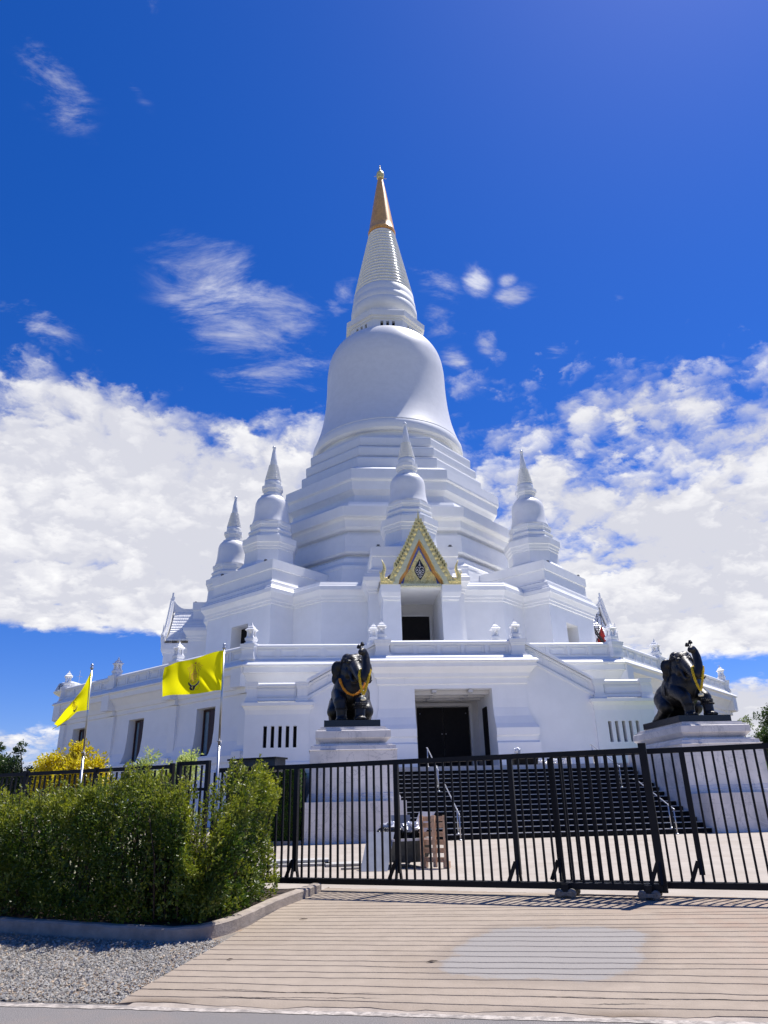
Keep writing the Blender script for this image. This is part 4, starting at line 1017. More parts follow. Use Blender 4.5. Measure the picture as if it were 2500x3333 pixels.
def pedestal(cx, label):
    root = thing('pedestal', (cx, 32.0, 0), label, 'pedestal', 'marble pedestals flanking the stairs')
    rect = lambda w, y0, y1: np.array([(cx-w, y0), (cx+w, y0), (cx+w, y1), (cx-w, y1)])
    mb = MB(); prof_loft(mb, rect(1.89, 28.29, 36.2), [(0, -.01), (0, 1.413)]); mb.build('plinth', M_MARBLE, root)
    mb = MB(); prof_loft(mb, rect(1.84, 30.1, 36.0), [(.02, 1.40), (.02, 1.58), (-.01, 1.60), (-.03, 1.71), (-.07, 1.73), (-.07, 3.36), (-.03, 3.365), (-.04, 3.38), (-.10, 3.39), (-.12, 3.53), (-.22, 3.545), (-.24, 3.60), (-.52, 3.615)]); mb.build('shaft', M_MARBLE, root)
    mb = MB(); prof_loft(mb, rect(1.555, 30.42, 35.5), [(-.22, 3.60), (-.22, 3.67), (-.17, 3.69), (-.10, 3.76), (-.02, 3.84), (0, 3.87), (0, 4.13), (-.02, 4.15), (-.10, 4.17), (-.10, 4.22), (-.20, 4.24), (-.20, 4.31), (-.3, 4.32)]); mb.build('crown', M_MARBLE, root)
    return root
pedestal(1.2, 'grey white marble pedestal standing left of the black steps under an elephant'); pedestal(16.80, 'grey white marble pedestal standing right of the black steps, seen at an angle')

# ------------------------------------------------------------------ elephants
def blend_mesh(parts, voxel, smooth_it=6):
    """capsules / ellipsoids merged into one continuous surface"""
    mb = MB()
    for p in parts:
        if p[0] == 'c':
            a, ra, b, rb = np.array(p[1], float), p[2], np.array(p[3], float), p[4]
            n = max(3, int(np.linalg.norm(b-a)/(.35*min(ra, rb)))+1)
            for t in np.linspace(0, 1, n): mb.ball(tuple(a+(b-a)*t), ra+(rb-ra)*t, 10)
        else:
            c, rr_, rot = p[1], p[2], (p[3] if len(p) > 3 else (0, 0, 0))
            m2 = MB(); m2.ball((0, 0, 0), 1, 14, rr_)
            from mathutils import Euler
            E_ = np.array(Euler([R(x) for x in rot]).to_matrix())
            mb.add(np.concatenate(m2.v) @ E_.T+np.array(c), m2.f, True)
    me = bpy.data.meshes.new('tmp'); me.from_pydata(np.concatenate(mb.v).tolist(), [], mb.f); me.update()
    o = bpy.data.objects.new('tmp', me); sc.collection.objects.link(o)
    m = o.modifiers.new('r', 'REMESH'); m.mode = 'VOXEL'; m.voxel_size = voxel
    s = o.modifiers.new('s', 'SMOOTH'); s.iterations = smooth_it; s.factor = .5
    dg = bpy.context.evaluated_depsgraph_get(); dg.update()
    out = bpy.data.meshes.new_from_object(o.evaluated_get(dg)); bpy.data.objects.remove(o)
    out.polygons.foreach_set('use_smooth', [True]*len(out.polygons))
    return out
# local frame: origin on the slab centre, facing -y, head turned a little to +x
TR = [(.18, -1.22, 2.32), (.24, -1.50, 2.14), (.31, -1.78, 1.90), (.40, -1.98, 1.72), (.50, -2.08, 1.72), (.58, -2.06, 1.92), (.61, -2.0, 2.22), (.61, -1.93, 2.50), (.57, -1.90, 2.72), (.50, -1.95, 2.86), (.43, -2.06, 2.86), (.39, -2.12, 2.80)]
TRR = [.27, .25, .23, .215, .205, .20, .19, .18, .168, .155, .145, .14]
HEADROT, EX = -22, .14     # the right elephant looks further towards the stairs
def turn_head(p, a=HEADROT):
    q = np.array(p, float); c, s_ = math.cos(R(a)), math.sin(R(a)); y = q[..., 1]+.2; x = q[..., 0]
    return np.stack([x*c-y*s_, x*s_+y*c-.2, q[..., 2]], -1)
def elephant_parts(turn=0):
    P = []
    C = lambda a, ra, b, rb: P.append(('c', a, ra, b, rb)); Q = lambda *a: P.append(('e', *a))
    Q((0, .98, .98), (.90, .86, .88)); Q((0, .18, 1.36), (.84, 1.0, .88), (-24, 0, 0)); Q((0, -.42, 1.50), (.76, .62, .84))        # rump, barrel, chest
    NB = len(P)
    C((0, -.22, 1.92), .60, (.05, -.52, 2.25), .54)                                                                              # neck
    Q((.05, -.62, 2.48), (.47, .48, .50)); Q((-.15, -.52, 2.80), (.27, .31, .25)); Q((.25, -.56, 2.79), (.26, .30, .25)); Q((.05, -.62, 2.76), (.34, .36, .24))   # head and twin domes
    Q((.15, -1.02, 2.38), (.32, .28, .36)); Q((-.15, -.90, 2.12), (.17, .22, .28)); Q((.36, -.98, 2.12), (.17, .2, .26)); Q((.14, -.98, 1.84), (.20, .24, .17))   # face, cheeks, jaw
    Q((-.12, -1.12, 2.58), (.13, .09, .09)); Q((.36, -1.20, 2.58), (.12, .09, .09)); Q((-.16, -1.12, 2.42), (.06, .05, .05)); Q((.40, -1.20, 2.42), (.06, .05, .05))    # brows, eyes
    for i in range(len(TR)-1): C(TR[i], TRR[i], TR[i+1], TRR[i+1])
    C((-.02, -1.08, 2.06), .12, (-.0, -1.20, 1.92), .095); C((.36, -1.14, 2.04), .12, (.40, -1.26, 1.92), .095)                      # tusk roots
    # ears, broad flaps standing off the neck
    Q((-.60, -.38, 2.36), (.30, .075, .40), (0, 0, 14)); Q((-.66, -.34, 2.02), (.20, .065, .32), (0, 16, 14)); Q((-.48, -.45, 2.52), (.22, .09, .22))
    Q((.70, -.42, 2.36), (.28, .075, .40), (0, 0, -22)); Q((.76, -.37, 2.02), (.19, .065, .32), (0, -16, -22)); Q((.54, -.48, 2.52), (.22, .09, .22))
    if turn:
        for i in range(NB, len(P)):
            p = P[i]
            if p[0] == 'c': P[i] = ('c', tuple(turn_head(p[1], turn)), p[2], tuple(turn_head(p[3], turn)), p[4])
            else: r3 = p[3] if len(p) > 3 else (0, 0, 0); P[i] = ('e', tuple(turn_head(p[1], turn)), p[2], (r3[0], r3[1], r3[2]+turn))
    # forelegs: one folded, one with the shin planted forward
    C((-.52, -.42, 1.25), .36, (-.50, -1.10, .86), .285); C((-.50, -1.10, .86), .275, (-.44, -1.20, .45), .235); C((-.44, -1.20, .45), .235, (-.43, -1.18, .14), .23); Q((-.43, -1.22, .10), (.26, .30, .12))
    C((.46, -.48, 1.22), .35, (.40, -1.20, .84), .275); C((.40, -1.20, .84), .27, (.36, -1.38, .45), .225); C((.36, -1.38, .45), .225, (.35, -1.40, .14), .235); Q((.35, -1.47, .10), (.28, .33, .12))
    for dx in (-.17, 0, .17): Q((.35+dx, -1.74+abs(dx)*.4, .075), (.085, .07, .075)); Q((-.43+dx, -1.47+abs(dx)*.4, .075), (.08, .07, .07))
    # hind legs, crouched, feet at the back of the slab
    for s in (-1, 1):
        C((s*.50, .95, 1.0), .48, (s*.70, .45, .62), .36); C((s*.70, .45, .60), .32, (s*.72, .95, .30), .25); C((s*.72, .95, .30), .25, (s*.72, 1.42, .17), .21); Q((s*.72, 1.52, .10), (.25, .27, .12))
    C((0, 1.72, 1.15), .09, (.10, 1.86, .55), .07); C((.10, 1.86, .55), .06, (.22, 1.80, .2), .085)
    return P
ELMS = {}
for t_ in (0, HEADROT):
    ELMS[t_] = blend_mesh(elephant_parts(t_), .028, 4); ELMS[t_].materials.append(M_BRONZE); ELMS[t_].name = 'elephant_body'
def elephant(cx, cy, z, label, turn=0):
    root = thing('elephant_statue', (cx, cy, z), label, 'statue', 'bronze elephant statues beside the stairs')
    b = link('body', ELMS[turn], root); b.location = (EX if turn else 0, 0, 0)
    def part(name, fn, mt, auto=None, par=None):
        q = MB(lambda a: (turn_head(a, turn) if turn and name in ('tusk', 'headband', 'lotus') else a)+np.array([cx+(EX if turn else 0), cy, z])); fn(q); return q.build(name, mt, par or root, auto=auto)
    part('tusk', lambda q: q.tube([(0, -1.20, 1.93), (.02, -1.30, 1.76), (.06, -1.42, 1.66), (.14, -1.52, 1.64), (.22, -1.58, 1.68)], [.085, .075, .06, .045, .02], 8), M_BRONZE)
    part('tusk', lambda q: q.tube([(.40, -1.26, 1.92), (.52, -1.38, 1.74), (.66, -1.46, 1.64), (.80, -1.50, 1.62), (.88, -1.52, 1.72)], [.085, .08, .065, .05, .025], 8), M_BRONZE)
    def band(q):
        for zz in (.60, .66): q.tube([(.37+.255*math.cos(t), -1.33+.255*math.sin(t), zz) for t in np.linspace(0, 2*math.pi, 25)], .020, 6)
        for i in range(20):
            t = 2*math.pi*i/20; q.ball((.37+.27*math.cos(t), -1.34+.27*math.sin(t), .54), .034, 6); q.ball((.37+.265*math.cos(t), -1.32+.265*math.sin(t), .73), .026, 6)
    part('bracelet', band, M_BRONZE)
    def band2(q):
        for zz in (.50, .56): q.tube([(-.45+.255*math.cos(t), -1.19+.255*math.sin(t), zz) for t in np.linspace(0, 2*math.pi, 25)], .018, 6)
    part('bracelet', band2, M_BRONZE)
    def cap(q):
        for k, (zz, rr_) in enumerate(((2.66, .49), (2.73, .475))):
            q.tube([(.05+rr_*1.02*math.cos(t), -.62+rr_*1.0*math.sin(t), zz+.05*math.sin(t*7)) for t in np.linspace(math.pi*.9, 2.1*math.pi, 44)], .024, 6)
        for i in range(15):
            t = math.pi*(.98+1.04*i/14); q.ball((.05+.51*math.cos(t), -.62+.50*math.sin(t), 2.60), .034, 6)
    part('headband', cap, M_BRONZE)
    def buds(q):
        q.tube([(.44, -2.02, 2.90), (.38, -1.98, 3.0), (.32, -1.94, 3.04)], .02, 6); q.tube([(.46, -1.98, 2.92), (.44, -1.95, 3.05), (.45, -1.92, 3.14)], .02, 6)
        for c in ((.30, -1.93, 3.08), (.45, -1.92, 3.19)):
            q.ball(c, .075, 8, (1, 1, 1.35))
            for i in range(5): t = i*1.257; q.ball((c[0]+.06*math.cos(t), c[1]+.06*math.sin(t), c[2]-.03), .042, 6, (1, 1, 1.4))
    part('lotus', buds, M_BRONZE)
    def strap(q):
        for s in (-1, 1):
            pts = [(s*.0, .02, 2.26), (s*.35, -.0, 2.14), (s*.68, .0, 1.80), (s*.84, .02, 1.40), (s*.84, .04, 1.0)]
            q.tube(resample(pts, .07), .035, 6)
    part('saddle_strap', strap, M_BRONZE)
    q = MB(); q.box(cx, cy, z-.135, 2.36, 3.74, .27); q.build('base_slab', M_BLKGRANITE, root)
    return root
EL1 = (1.17, 32.6, 4.59); EL2 = (16.58, 32.6, 4.59)
elephant(*EL1, 'dark bronze seated elephant wearing an orange and a yellow garland, left of the steps')
elephant(*EL2, 'dark bronze seated elephant wearing one yellow garland, right of the steps', HEADROT)
def garland(origin, pts, mt, name, label, tassel=True, rr_=.060, turn=0):
    o3 = np.array(origin); P = resample(turn_head(np.array(pts, float), turn)+np.array([EX, 0, 0]) if turn else np.array(pts, float), .056)+o3; T = np.gradient(P, axis=0); mb = MB()
    for p, t in zip(P, T):
        q = Vector(t).to_track_quat('Z', 'Y').to_matrix(); m2 = MB(); m2.ball((0, 0, 0), 1, 7, (rr_*random.uniform(.85, 1.15), rr_*random.uniform(.85, 1.15), .032))
        mb.add(np.concatenate(m2.v) @ np.array(q).T+p, m2.f, True)
    o = mb.build(name, mt, None, loc=origin); tag(o, label, 'garland')
    if tassel:
        lo = P[np.argmin(P[:, 2])]; tb = MB(); tb.tube([lo, lo-(0, 0, .12)], .03, 6)
        for i in range(5): tb.ball((lo[0]+.055*math.cos(i*1.26), lo[1]+.055*math.sin(i*1.26), lo[2]-.2), .065, 6)
        tb.build('tassel', M_JASMINE, o)
    return o
TLOOP = [(.42, -1.74, 2.12), (.33, -1.98, 2.02), (.30, -2.18, 1.80), (.33, -2.26, 1.45), (.40, -2.28, 1.15), (.46, -2.28, .98), (.53, -2.27, 1.12), (.63, -2.24, 1.45), (.72, -2.20, 1.78), (.78, -2.04, 2.02), (.72, -1.84, 2.12), (.55, -1.74, 2.16), (.44, -1.73, 2.13)]
garland(EL1, TLOOP, M_MARIGOLD, 'flower_garland', 'yellow marigold garland with white tassel looped over the trunk of the left elephant')
garland(EL1, [(-.50, -.85, 1.85), (-.46, -1.02, 1.66), (-.36, -1.14, 1.42), (-.2, -1.22, 1.22), (.02, -1.26, 1.11), (.25, -1.26, 1.16), (.45, -1.22, 1.34), (.58, -1.12, 1.55), (.62, -.98, 1.75)], M_MARIGOLDO, 'flower_garland', 'orange marigold garland hung round the neck of the left elephant', False)
garland(EL2, TLOOP, M_MARIGOLD, 'flower_garland', 'yellow marigold garland looped over the trunk of the right elephant', turn=HEADROT)

# ------------------------------------------------------------------ handrails
def handrail(x, k0, k1, label):
    """stainless rail following the stair slope between steps k0..k1"""
    r, t, Y0 = .195, .52, 28.7
    ya, yb = Y0+k0*t+.2, Y0+k1*t+.2; za, zb = max(0, (k0+1)*r), (k1+1)*r
    if k0 < 0: ya, za = 28.35, 0
    root = thing('handrail', (x, ya, za), label, 'handrail', 'stainless handrails on the black steps')
    q = MB(); h = .88
    q.tube([(x, ya-.06, za+h-.02), (x, ya, za+h), (x, yb, zb+h), (x, yb+.25, zb+h+.02)], .028, 8)
    q.build('rail', M_STEEL, root)
    for y, z in ((ya, za), (ya+.42 if k0 < 0 else ya+.3, za+.2), (yb, zb)):
        q = MB(); q.tube([(x, y, z), (x, y, z+h)], .024, 8); q.lathe([(.07, z), (.07, z+.02), (.03, z+.04)], 10, (x, y)); q.build('post', M_STEEL, root)
handrail(5.05, -1, 5, 'stainless handrail at the foot of the steps, beside the left pedestal')
handrail(5.05, 8, 14, 'stainless handrail at the head of the steps, beside the left pedestal')
handrail(13.35, -1, 5, 'stainless handrail at the foot of the steps, beside the right pedestal')
handrail(13.35, 8, 14, 'stainless handrail at the head of the steps, beside the right pedestal')

# ------------------------------------------------------------------ gate and fence
def gp(s, o=0.0): p = G0+GD*s+GN*o; return p
GATE_A = R(-28)
def gbox(mb, s, o, z, ls, lo, lz): p = gp(s, o); mb.box(p[0], p[1], z, ls, lo, lz, rz=GATE_A)
def gate_leaf(s_posts, off, label, s_end_post=True, right_cut=None, wheels=()):
    p0 = gp(s_posts[0], off); root = thing('sliding_gate', (p0[0], p0[1], 0), label, 'gate', 'leaves of the black sliding gate')
    a, b = s_posts[0], s_posts[-1]
    mb = MB()
    gbox(mb, (a+b)/2, off, 1.925, b-a, .06, .075); gbox(mb, (a+b)/2, off+.06, .165, b-a, .045, .07); gbox(mb, (a+b)/2, off-.06, .160, b-a, .045, .08); gbox(mb, (a+b)/2, off, .188, b-a, .075, .03)
    mb.build('frame', M_BLACKSTEEL, root)
    for i, s in enumerate(s_posts):
        mb = MB(); w = .105 if (i == len(s_posts)-1 and s_end_post) else .075
        gbox(mb, s, off, 1.09 if w < .1 else 1.06, w, w*.95, 1.6 if w < .1 else 1.93); 
        po = mb.build('post', M_BLACKSTEEL, root)
        mb = MB()
        for d in (-1, 1):
            q0 = gp(s, off+d*.02); q1 = gp(s, off+d*.11); mb.bar((q0[0], q0[1], .48), (q1[0], q1[1], .19), .03, .05)
            if i not in (0,): q0 = gp(s-.10, off-.02); q1 = gp(s-.02, off-.02)
        qa, qb = gp(s-.15, off-.03), gp(s-.03, off-.03); mb.bar((qa[0], qa[1], .20), (qb[0], qb[1], .46), .02, .055)
        mb.build('brace', M_BLACKSTEEL, po)
    for sa, sb in zip(s_posts[:-1], s_posts[1:]):
        n = max(1, int(round((sb-sa)/.134))-1); mb = MB()
        for i in range(1, n+1): gbox(mb, sa+(sb-sa)*i/(n+1), off, 1.045, .030, .030, 1.70)
        mb.build('bars', M_BLACKSTEEL, root)
    for s in wheels:
        for oo in (-.17, .17):
            tr = MB(); gbox(tr, s, off+oo*.62, .13, .14, .035, .10); q = gp(s, off+oo); z = float(gz(q[0], q[1]))+.018
            gbox(tr, s, off+oo, .135, .09, .04, .12); gbox(tr, s, off+oo*.5, .175, .10, abs(oo), .03)
            tk = tr.build('wheel_truck', M_BLACKSTEEL, root)
            for ds in (-.088, .088):
                w = MB(); c = gp(s+ds, off+oo); ang = GATE_A
                prof = [(.0, -.035), (.040, -.035), (.06, -.028), (.06, .028), (.040, .035), (.0, .035)]
                tt = np.linspace(0, 2*np.pi, 20, endpoint=False); rings = []
                for rr_, h in [(.012, -.034), (.040, -.034), (.060, -.026), (.060, .026), (.040, .034), (.012, .034)]:
                    rings.append(np.stack([c[0]+GD[0]*rr_*np.cos(tt)+GN[0]*h, c[1]+GD[1]*rr_*np.cos(tt)+GN[1]*h, z+.060+rr_*np.sin(tt)], 1))
                w.loft(rings, smooth=False); w.build('wheel', M_IRON, tk)
            w = MB(); gbox(w, s, off+oo-.045, z+.060, .19, .012, .045); w.build('link_plate', M_IRON, tk)
    return root
gate_leaf([-6.72, -5.035, -3.17, -1.262, .715], 0.0, 'black barred sliding gate leaf in front, reaching from the hedge to its wheeled end post', wheels=(.53, -.58))
gate_leaf([-.70, 1.225, 3.15, 5.0], .32, 'black barred sliding gate leaf behind, running out past the right pedestal', False, wheels=(3.6,))
# the two leaves are hidden one behind the other over the overlap
def fence():
    s0 = -7.05; lens = []
    root = thing('fence', (*gp(-7.9), 0), 'black vertical-bar fence standing behind the hedge and under the flags', 'fence')
    posts = [-7.82, -9.7, -11.6, -13.5, -15.4, -17.3]
    for s in posts:
        mb = MB(); gbox(mb, s, .1, 1.05, .075, .075, 2.1); mb.build('post', M_BLACKSTEEL, root)
    for a, b in zip(posts[:-1], posts[1:]):
        n = int(round((a-b)/.134))-1; mb = MB()
        for i in range(1, n+1): gbox(mb, a+(b-a)*i/(n+1), .1, 1.06, .03, .03, 1.86)
        gbox(mb, (a+b)/2, .1, 2.04, a-b-.08, .05, .07); gbox(mb, (a+b)/2, .1, .16, a-b-.08, .05, .06)
        mb.build('bar_panel', M_BLACKSTEEL, root)
    root = thing('fence', (*gp(-7.2), 0), 'short black fence panel with framed bars between the two flagpoles and the gate', 'fence')
    mb = MB()
    for s in (-7.02, -7.68): gbox(mb, s, .14, 1.06, .075, .075, 2.12)
    gbox(mb, -7.35, .14, 2.085, .585, .06, .07); gbox(mb, -7.35, .14, 1.62, .585, .05, .05); gbox(mb, -7.35, .14, .2, .585, .05, .05); mb.build('frame', M_BLACKSTEEL, root)
    mb = MB()
    for s in (-7.55, -7.42, -7.29, -7.16): gbox(mb, s, .14, 1.14, .03, .03, 1.80)
    mb.build('bars', M_BLACKSTEEL, root)
    # housing of the gate motor
    root = thing('gate_housing', (*gp(-6.05), 0), 'dark flat-topped housing standing behind the end of the gate', 'housing')
    mb = MB(); gbox(mb, -6.05, .30, 1.985, .98, .36, .21); mb.build('cabinet', M_SKIP, root)
    mb = MB(); gbox(mb, -6.05, .30, 2.105, 1.04, .42, .03); mb.build('lid', M_BLACKSTEEL, root)
    for s in (-6.45, -5.85): mb = MB(); gbox(mb, s, .30, .94, .07, .07, 1.88); mb.build('leg', M_BLACKSTEEL, root)
fence()

# ------------------------------------------------------------------ foliage
def leaves(P, D, size, rng, wide=.42, young=None):
    """P positions, D preferred directions -> folded leaf quads"""
    n = len(P); d = D+rng.normal(0, .55, (n, 3)); d /= np.linalg.norm(d, axis=1)[:, None]
    a = rng.normal(0, 1, (n, 3)); s = np.cross(d, a); s /= np.linalg.norm(s, axis=1)[:, None]+1e-9
    up = np.cross(s, d); L = np.asarray(size)*rng.uniform(.7, 1.3, n); L = L[:, None]
    v0 = P; v2 = P+d*L; m = P+d*L*.55
    v1 = m+s*L*wide*.5+up*L*.10; v3 = m-s*L*wide*.5+up*L*.10
    V = np.stack([v0, v1, v2, v3], 1).reshape(-1, 3); k = 4*np.arange(n)[:, None]
    F = np.concatenate([k+np.array([0, 1, 2, 3])], 0)
    at = {'young': np.repeat(young, 4)} if young is not None else None
    return V, F, at
def hedge():
    rng = np.random.default_rng(33)
    K = resample(KERB, .05); T = np.gradient(K, axis=0); T /= np.linalg.norm(T, axis=1)[:, None]; NL = np.stack([T[:, 1], -T[:, 0]], 1)
    L = len(K); seg = np.linalg.norm(np.diff(K, axis=0), axis=1).mean()
    # depth of the planting to the fence line at each kerb station
    dist = np.clip(((G0-K)@GN)-.12, .25, 1.45)
    i0, i1 = 9, int(10.0/.05)
    noise1 = lambda s, f, ph: np.sin(s*f+ph)
    def top(st, px, py):
        b = px/py
        h = 1.5+.07*np.sin(st*3.1+.5)+.05*np.sin(st*7.7)+.05*np.sin(st*1.3+2)
        hr = np.interp(b, [-.20, -.184, -.175, -.166, -.150, -.132, -.105, -.088, -.078, -.066, -.05, -.03], [1.48, 1.46, 1.22, .66, .64, 1.08, 1.48, 1.84, 1.72, 1.55, 1.35, 1.2])
        hl = np.interp(b, [-.45, -.38, -.33, -.26, -.20], [1.40, 1.36, 1.44, 1.58, 1.56])
        return np.where(b > -.20, hr+.05*np.sin(st*9)+.04*np.sin(px*13+py*7), hl+.09*np.sin(st*4.3)+.06*np.sin(st*9.7+1)+.05*np.sin(px*11-py*9))
    def sample(n, mode):
        st = rng.integers(i0, i1, n); f = rng.random(n)
        dep = .10+(dist[st]-.10)*(f if mode == 'top' else np.minimum(1, rng.exponential(.16, n)))
        p = K[st]+NL[st]*dep[:, None]+rng.normal(0, .02, (n, 2)); h = top(st*.05, p[:, 0], p[:, 1])
        # hedge leans back a little and bulges
        if mode == 'top': z = h-rng.exponential(.10, n)
        else: z = h*rng.random(n)**.85
        bulge = .10*np.sin(z*3.3+st*.31)*np.sin(st*.17+z*1.9)+.06*np.sin(st*.55+z*5)
        if mode != 'top': p = p+NL[st]*(bulge+.12*np.clip(1-z/.25, 0, 1)+.10*np.clip(z-1.35, 0, 1))[:, None]
        g = gz(p[:, 0], p[:, 1])+.1
        return st, p, np.maximum(z, .03)+g*(z < .5), h
    def lump(p, z): return np.sin(p[:, 0]*5.1+z*3.3+1)+np.sin(p[:, 1]*4.3-z*5.2)+np.sin(p[:, 0]*2.2-p[:, 1]*3.1+z*2.1+2)+.8*np.sin(p[:, 0]*9+p[:, 1]*8+z*8)
    PP, DD, YY = [], [], []
    for mode, n in (('face', 92000), ('top', 13000)):
        st, p, z, h = sample(n, mode)
        lv = lump(p, z); kp = (rng.random(n) < np.clip(.55+.30*lv, .06, 1)) if mode == 'face' else np.ones(n, bool)
        st, p, z, h, lv = st[kp], p[kp], z[kp], h[kp], lv[kp]; n = len(st); o = -NL[st]; p = p+o*(np.clip(lv, -1.5, 2)*.05)[:, None]
        PP.append(np.column_stack([p, z])); DD.append(np.column_stack([o*(.8 if mode == 'face' else .2), np.full(n, .45 if mode == 'face' else 1.0)]))
        b_ = p[:, 0]/p[:, 1]; pat = np.clip(np.sin(p[:, 0]*1.9+z*1.1+.4)+np.sin(z*2.3-p[:, 0]*.9)-.7, 0, 1)*.45+np.clip((b_+.095)/.03, 0, 1)*.5
        YY.append(np.clip(np.clip((z/h-.78)*3.2, 0, .75)*rng.random(n)**.6+pat*rng.random(n)**.7+(rng.random(n) < .03)*.4, 0, .95))
    # sprigs: shoots with leaves climbing along them
    ns = 1500; stem = MB()
    st, p, z, h = sample(ns, 'face'); half = rng.random(ns) < .42
    z = np.where(half, h-rng.uniform(0, .12, ns), z); p = np.where(half[:, None], p+NL[st]*rng.uniform(0, .5, ns)[:, None]*np.minimum(1, dist[st])[:, None], p)
    # whole shoot clusters (bright upright sprays on the face)
    for i in range(ns):
        o = -NL[st[i]]; dirv = np.array([o[0]*.35, o[1]*.35, 1.0])+rng.normal(0, .22, 3); dirv /= np.linalg.norm(dirv)
        ln = rng.uniform(.10, .30 if half[i] else .24); b = np.array([p[i, 0]+o[0]*.05, p[i, 1]+o[1]*.05, z[i]])
        if half[i] and b[0]/b[1] < -.085 and rng.random() < .5: stem.tube([b, b+dirv*ln], .004, 4)
        m = int(ln/.012); t = rng.random(m)
        PP.append(b+dirv*ln*t[:, None]+rng.normal(0, .006, (m, 3))); q = rng.normal(0, 1, (m, 3)); q -= (q@dirv)[:, None]*dirv; q /= np.linalg.norm(q, axis=1)[:, None]
        DD.append(q*.9+dirv*.9); y0 = rng.uniform(.1, .9) if half[i] else rng.uniform(0, .6); YY.append(np.clip(y0*(.4+.6*t), 0, .95))
    P = np.concatenate(PP); D = np.concatenate(DD); Y = np.concatenate(YY)
    kp = P[:, 0]/P[:, 1] < -.062+.006*np.sin(P[:, 2]*5); P, D, Y = P[kp], D[kp], Y[kp]
    root = thing('hedge', (-2.6, 10.6, 0), 'overgrown green hedge with yellowish young shoots in front of the black fence', 'hedge')
    V, F, at = leaves(P, D, .050, rng, .46, Y); fast_mesh('foliage', V, F, M_HEDGE, root, attrs=at)
    # dark twiggy inside
    mb = stem
    for i in range(i0, i1, 2):
        for _ in range(4):
            dep = rng.uniform(.3, max(.35, dist[i])); b = K[i]+NL[i]*dep; hh = float(top(i*.05, b[0], b[1]))
            if hh < .3 or b[0]/b[1] > -.10: continue
            a = b+rng.normal(0, .12, 2); mb.tube([(b[0], b[1], .02), ((a[0]+b[0])/2+.03, (a[1]+b[1])/2, hh*.5), (a[0], a[1], hh*.86)], [.014, .010, .005], 4)
    mb.build('twigs', M_TWIG, root)
    V, F, at = None, None, None
    n = 26000; st = rng.integers(i0, i1, n); dep = .28+rng.random(n)*np.maximum(.1, dist[st]-.28); p = K[st]+NL[st]*dep[:, None]; h = top(st*.05, p[:, 0], p[:, 1])
    z = rng.random(n)*(h-.10); Pi = np.column_stack([p, np.maximum(z, .06)])
    Pi = Pi[Pi[:, 0]/Pi[:, 1] < -.075]; n = len(Pi)
    V, F, at = leaves(Pi, rng.normal(0, 1, (n, 3)), .075, rng, .6, np.zeros(n)); fast_mesh('inner_foliage', V, F, M_HEDGE, root, attrs=at)
hedge()
def tree(name, label, cat, loc, crown, nleaf, lsize, m, trunk_h, seed, group=None, trunk_r=.12, bare=0, wide=.5, spread=.9):
    """crown: list of (dx,dy,z,rx,ry,rz) clumps above loc"""
    rng = np.random.default_rng(seed); root = thing(name, loc, label, cat, group); L = np.array(loc, float)
    w = np.array([c[3]*c[4]*c[5] for c in crown])**.67; w /= w.sum(); mb = MB()
    limbs = rng.choice(len(crown), max(len(crown), 6), p=w)
    mb.tube([tuple(L), tuple(L+(.05, 0, trunk_h*.5)), tuple(L+(0, .05, trunk_h))], [trunk_r, trunk_r*.8, trunk_r*.6], 8)
    for i in range(len(crown)):
        c = np.array(crown[i][:3]); e = L+c; s0 = L+(0, 0, trunk_h*rng.uniform(.6, 1)); mid = (s0+e)/2+rng.normal(0, .08*trunk_h, 3)
        mb.tube(resample([s0, mid, e], .25 if np.linalg.norm(e-s0) > 1 else .1) if np.linalg.norm(e-s0) > .3 else [s0, e], trunk_r*.35, 5)
    for i in range(bare):
        c = crown[rng.integers(len(crown))]; b = L+np.array(c[:3]); d = np.array([rng.normal(0, .4), rng.normal(0, .4), 1.2]); d /= np.linalg.norm(d)
        ln = c[5]*rng.uniform(1.0, 1.7); mb.tube([b, b+d*ln*.5+rng.normal(0, .1, 3), b+d*ln], [trunk_r*.22, trunk_r*.15, trunk_r*.05], 4)
    mb.build('trunk', M_TWIG, root)
    # twig-end clusters inside each clump
    ncl = max(20, nleaf//28); k = rng.choice(len(crown), ncl, p=w); C = np.array(crown)[k]
    d = rng.normal(0, 1, (ncl, 3)); d /= np.linalg.norm(d, axis=1)[:, None]; rad = rng.random(ncl)**.45
    ctr = L+C[:, :3]+d*C[:, 3:]*rad[:, None]*spread
    per = 28; cs = (C[:, 3:].mean(1)*.16+.02); P = np.repeat(ctr, per, 0)+rng.normal(0, 1, (ncl*per, 3))*np.repeat(cs, per)[:, None]
    D = np.repeat(d, per, 0)*.6+np.array([0, 0, .15])
    V, F, at = leaves(P, D, lsize, rng, wide); fast_mesh('crown', V, F, m, root)
    return root
def clumps(rng, n, sx, sy, z0, z1, r, flat=.8):
    out = []
    for _ in range(n):
        a, q = rng.uniform(0, 6.28), math.sqrt(rng.random()); z = rng.uniform(z0, z1); f = 1-.55*((z-(z0+z1)/2)/max(.1, (z1-z0)/2))**2
        out.append((sx*q*math.cos(a)*f, sy*q*math.sin(a)*f, z, r*rng.uniform(.7, 1.2), r*rng.uniform(.7, 1.2), r*flat*rng.uniform(.7, 1.2)))
    return out
rg = np.random.default_rng(2)
tree('golden_shrub', 'rounded shrub of bright golden yellow leaves behind the fence under the left flag', 'shrub', (-6.45, 20, 0), clumps(rg, 26, .98, .8, 1.2, 2.55, .42)+[(.1, 0, 2.72, .3, .3, .25)], 17000, .105, M_GOLDLEAF, 1.0, 41, trunk_r=.06)
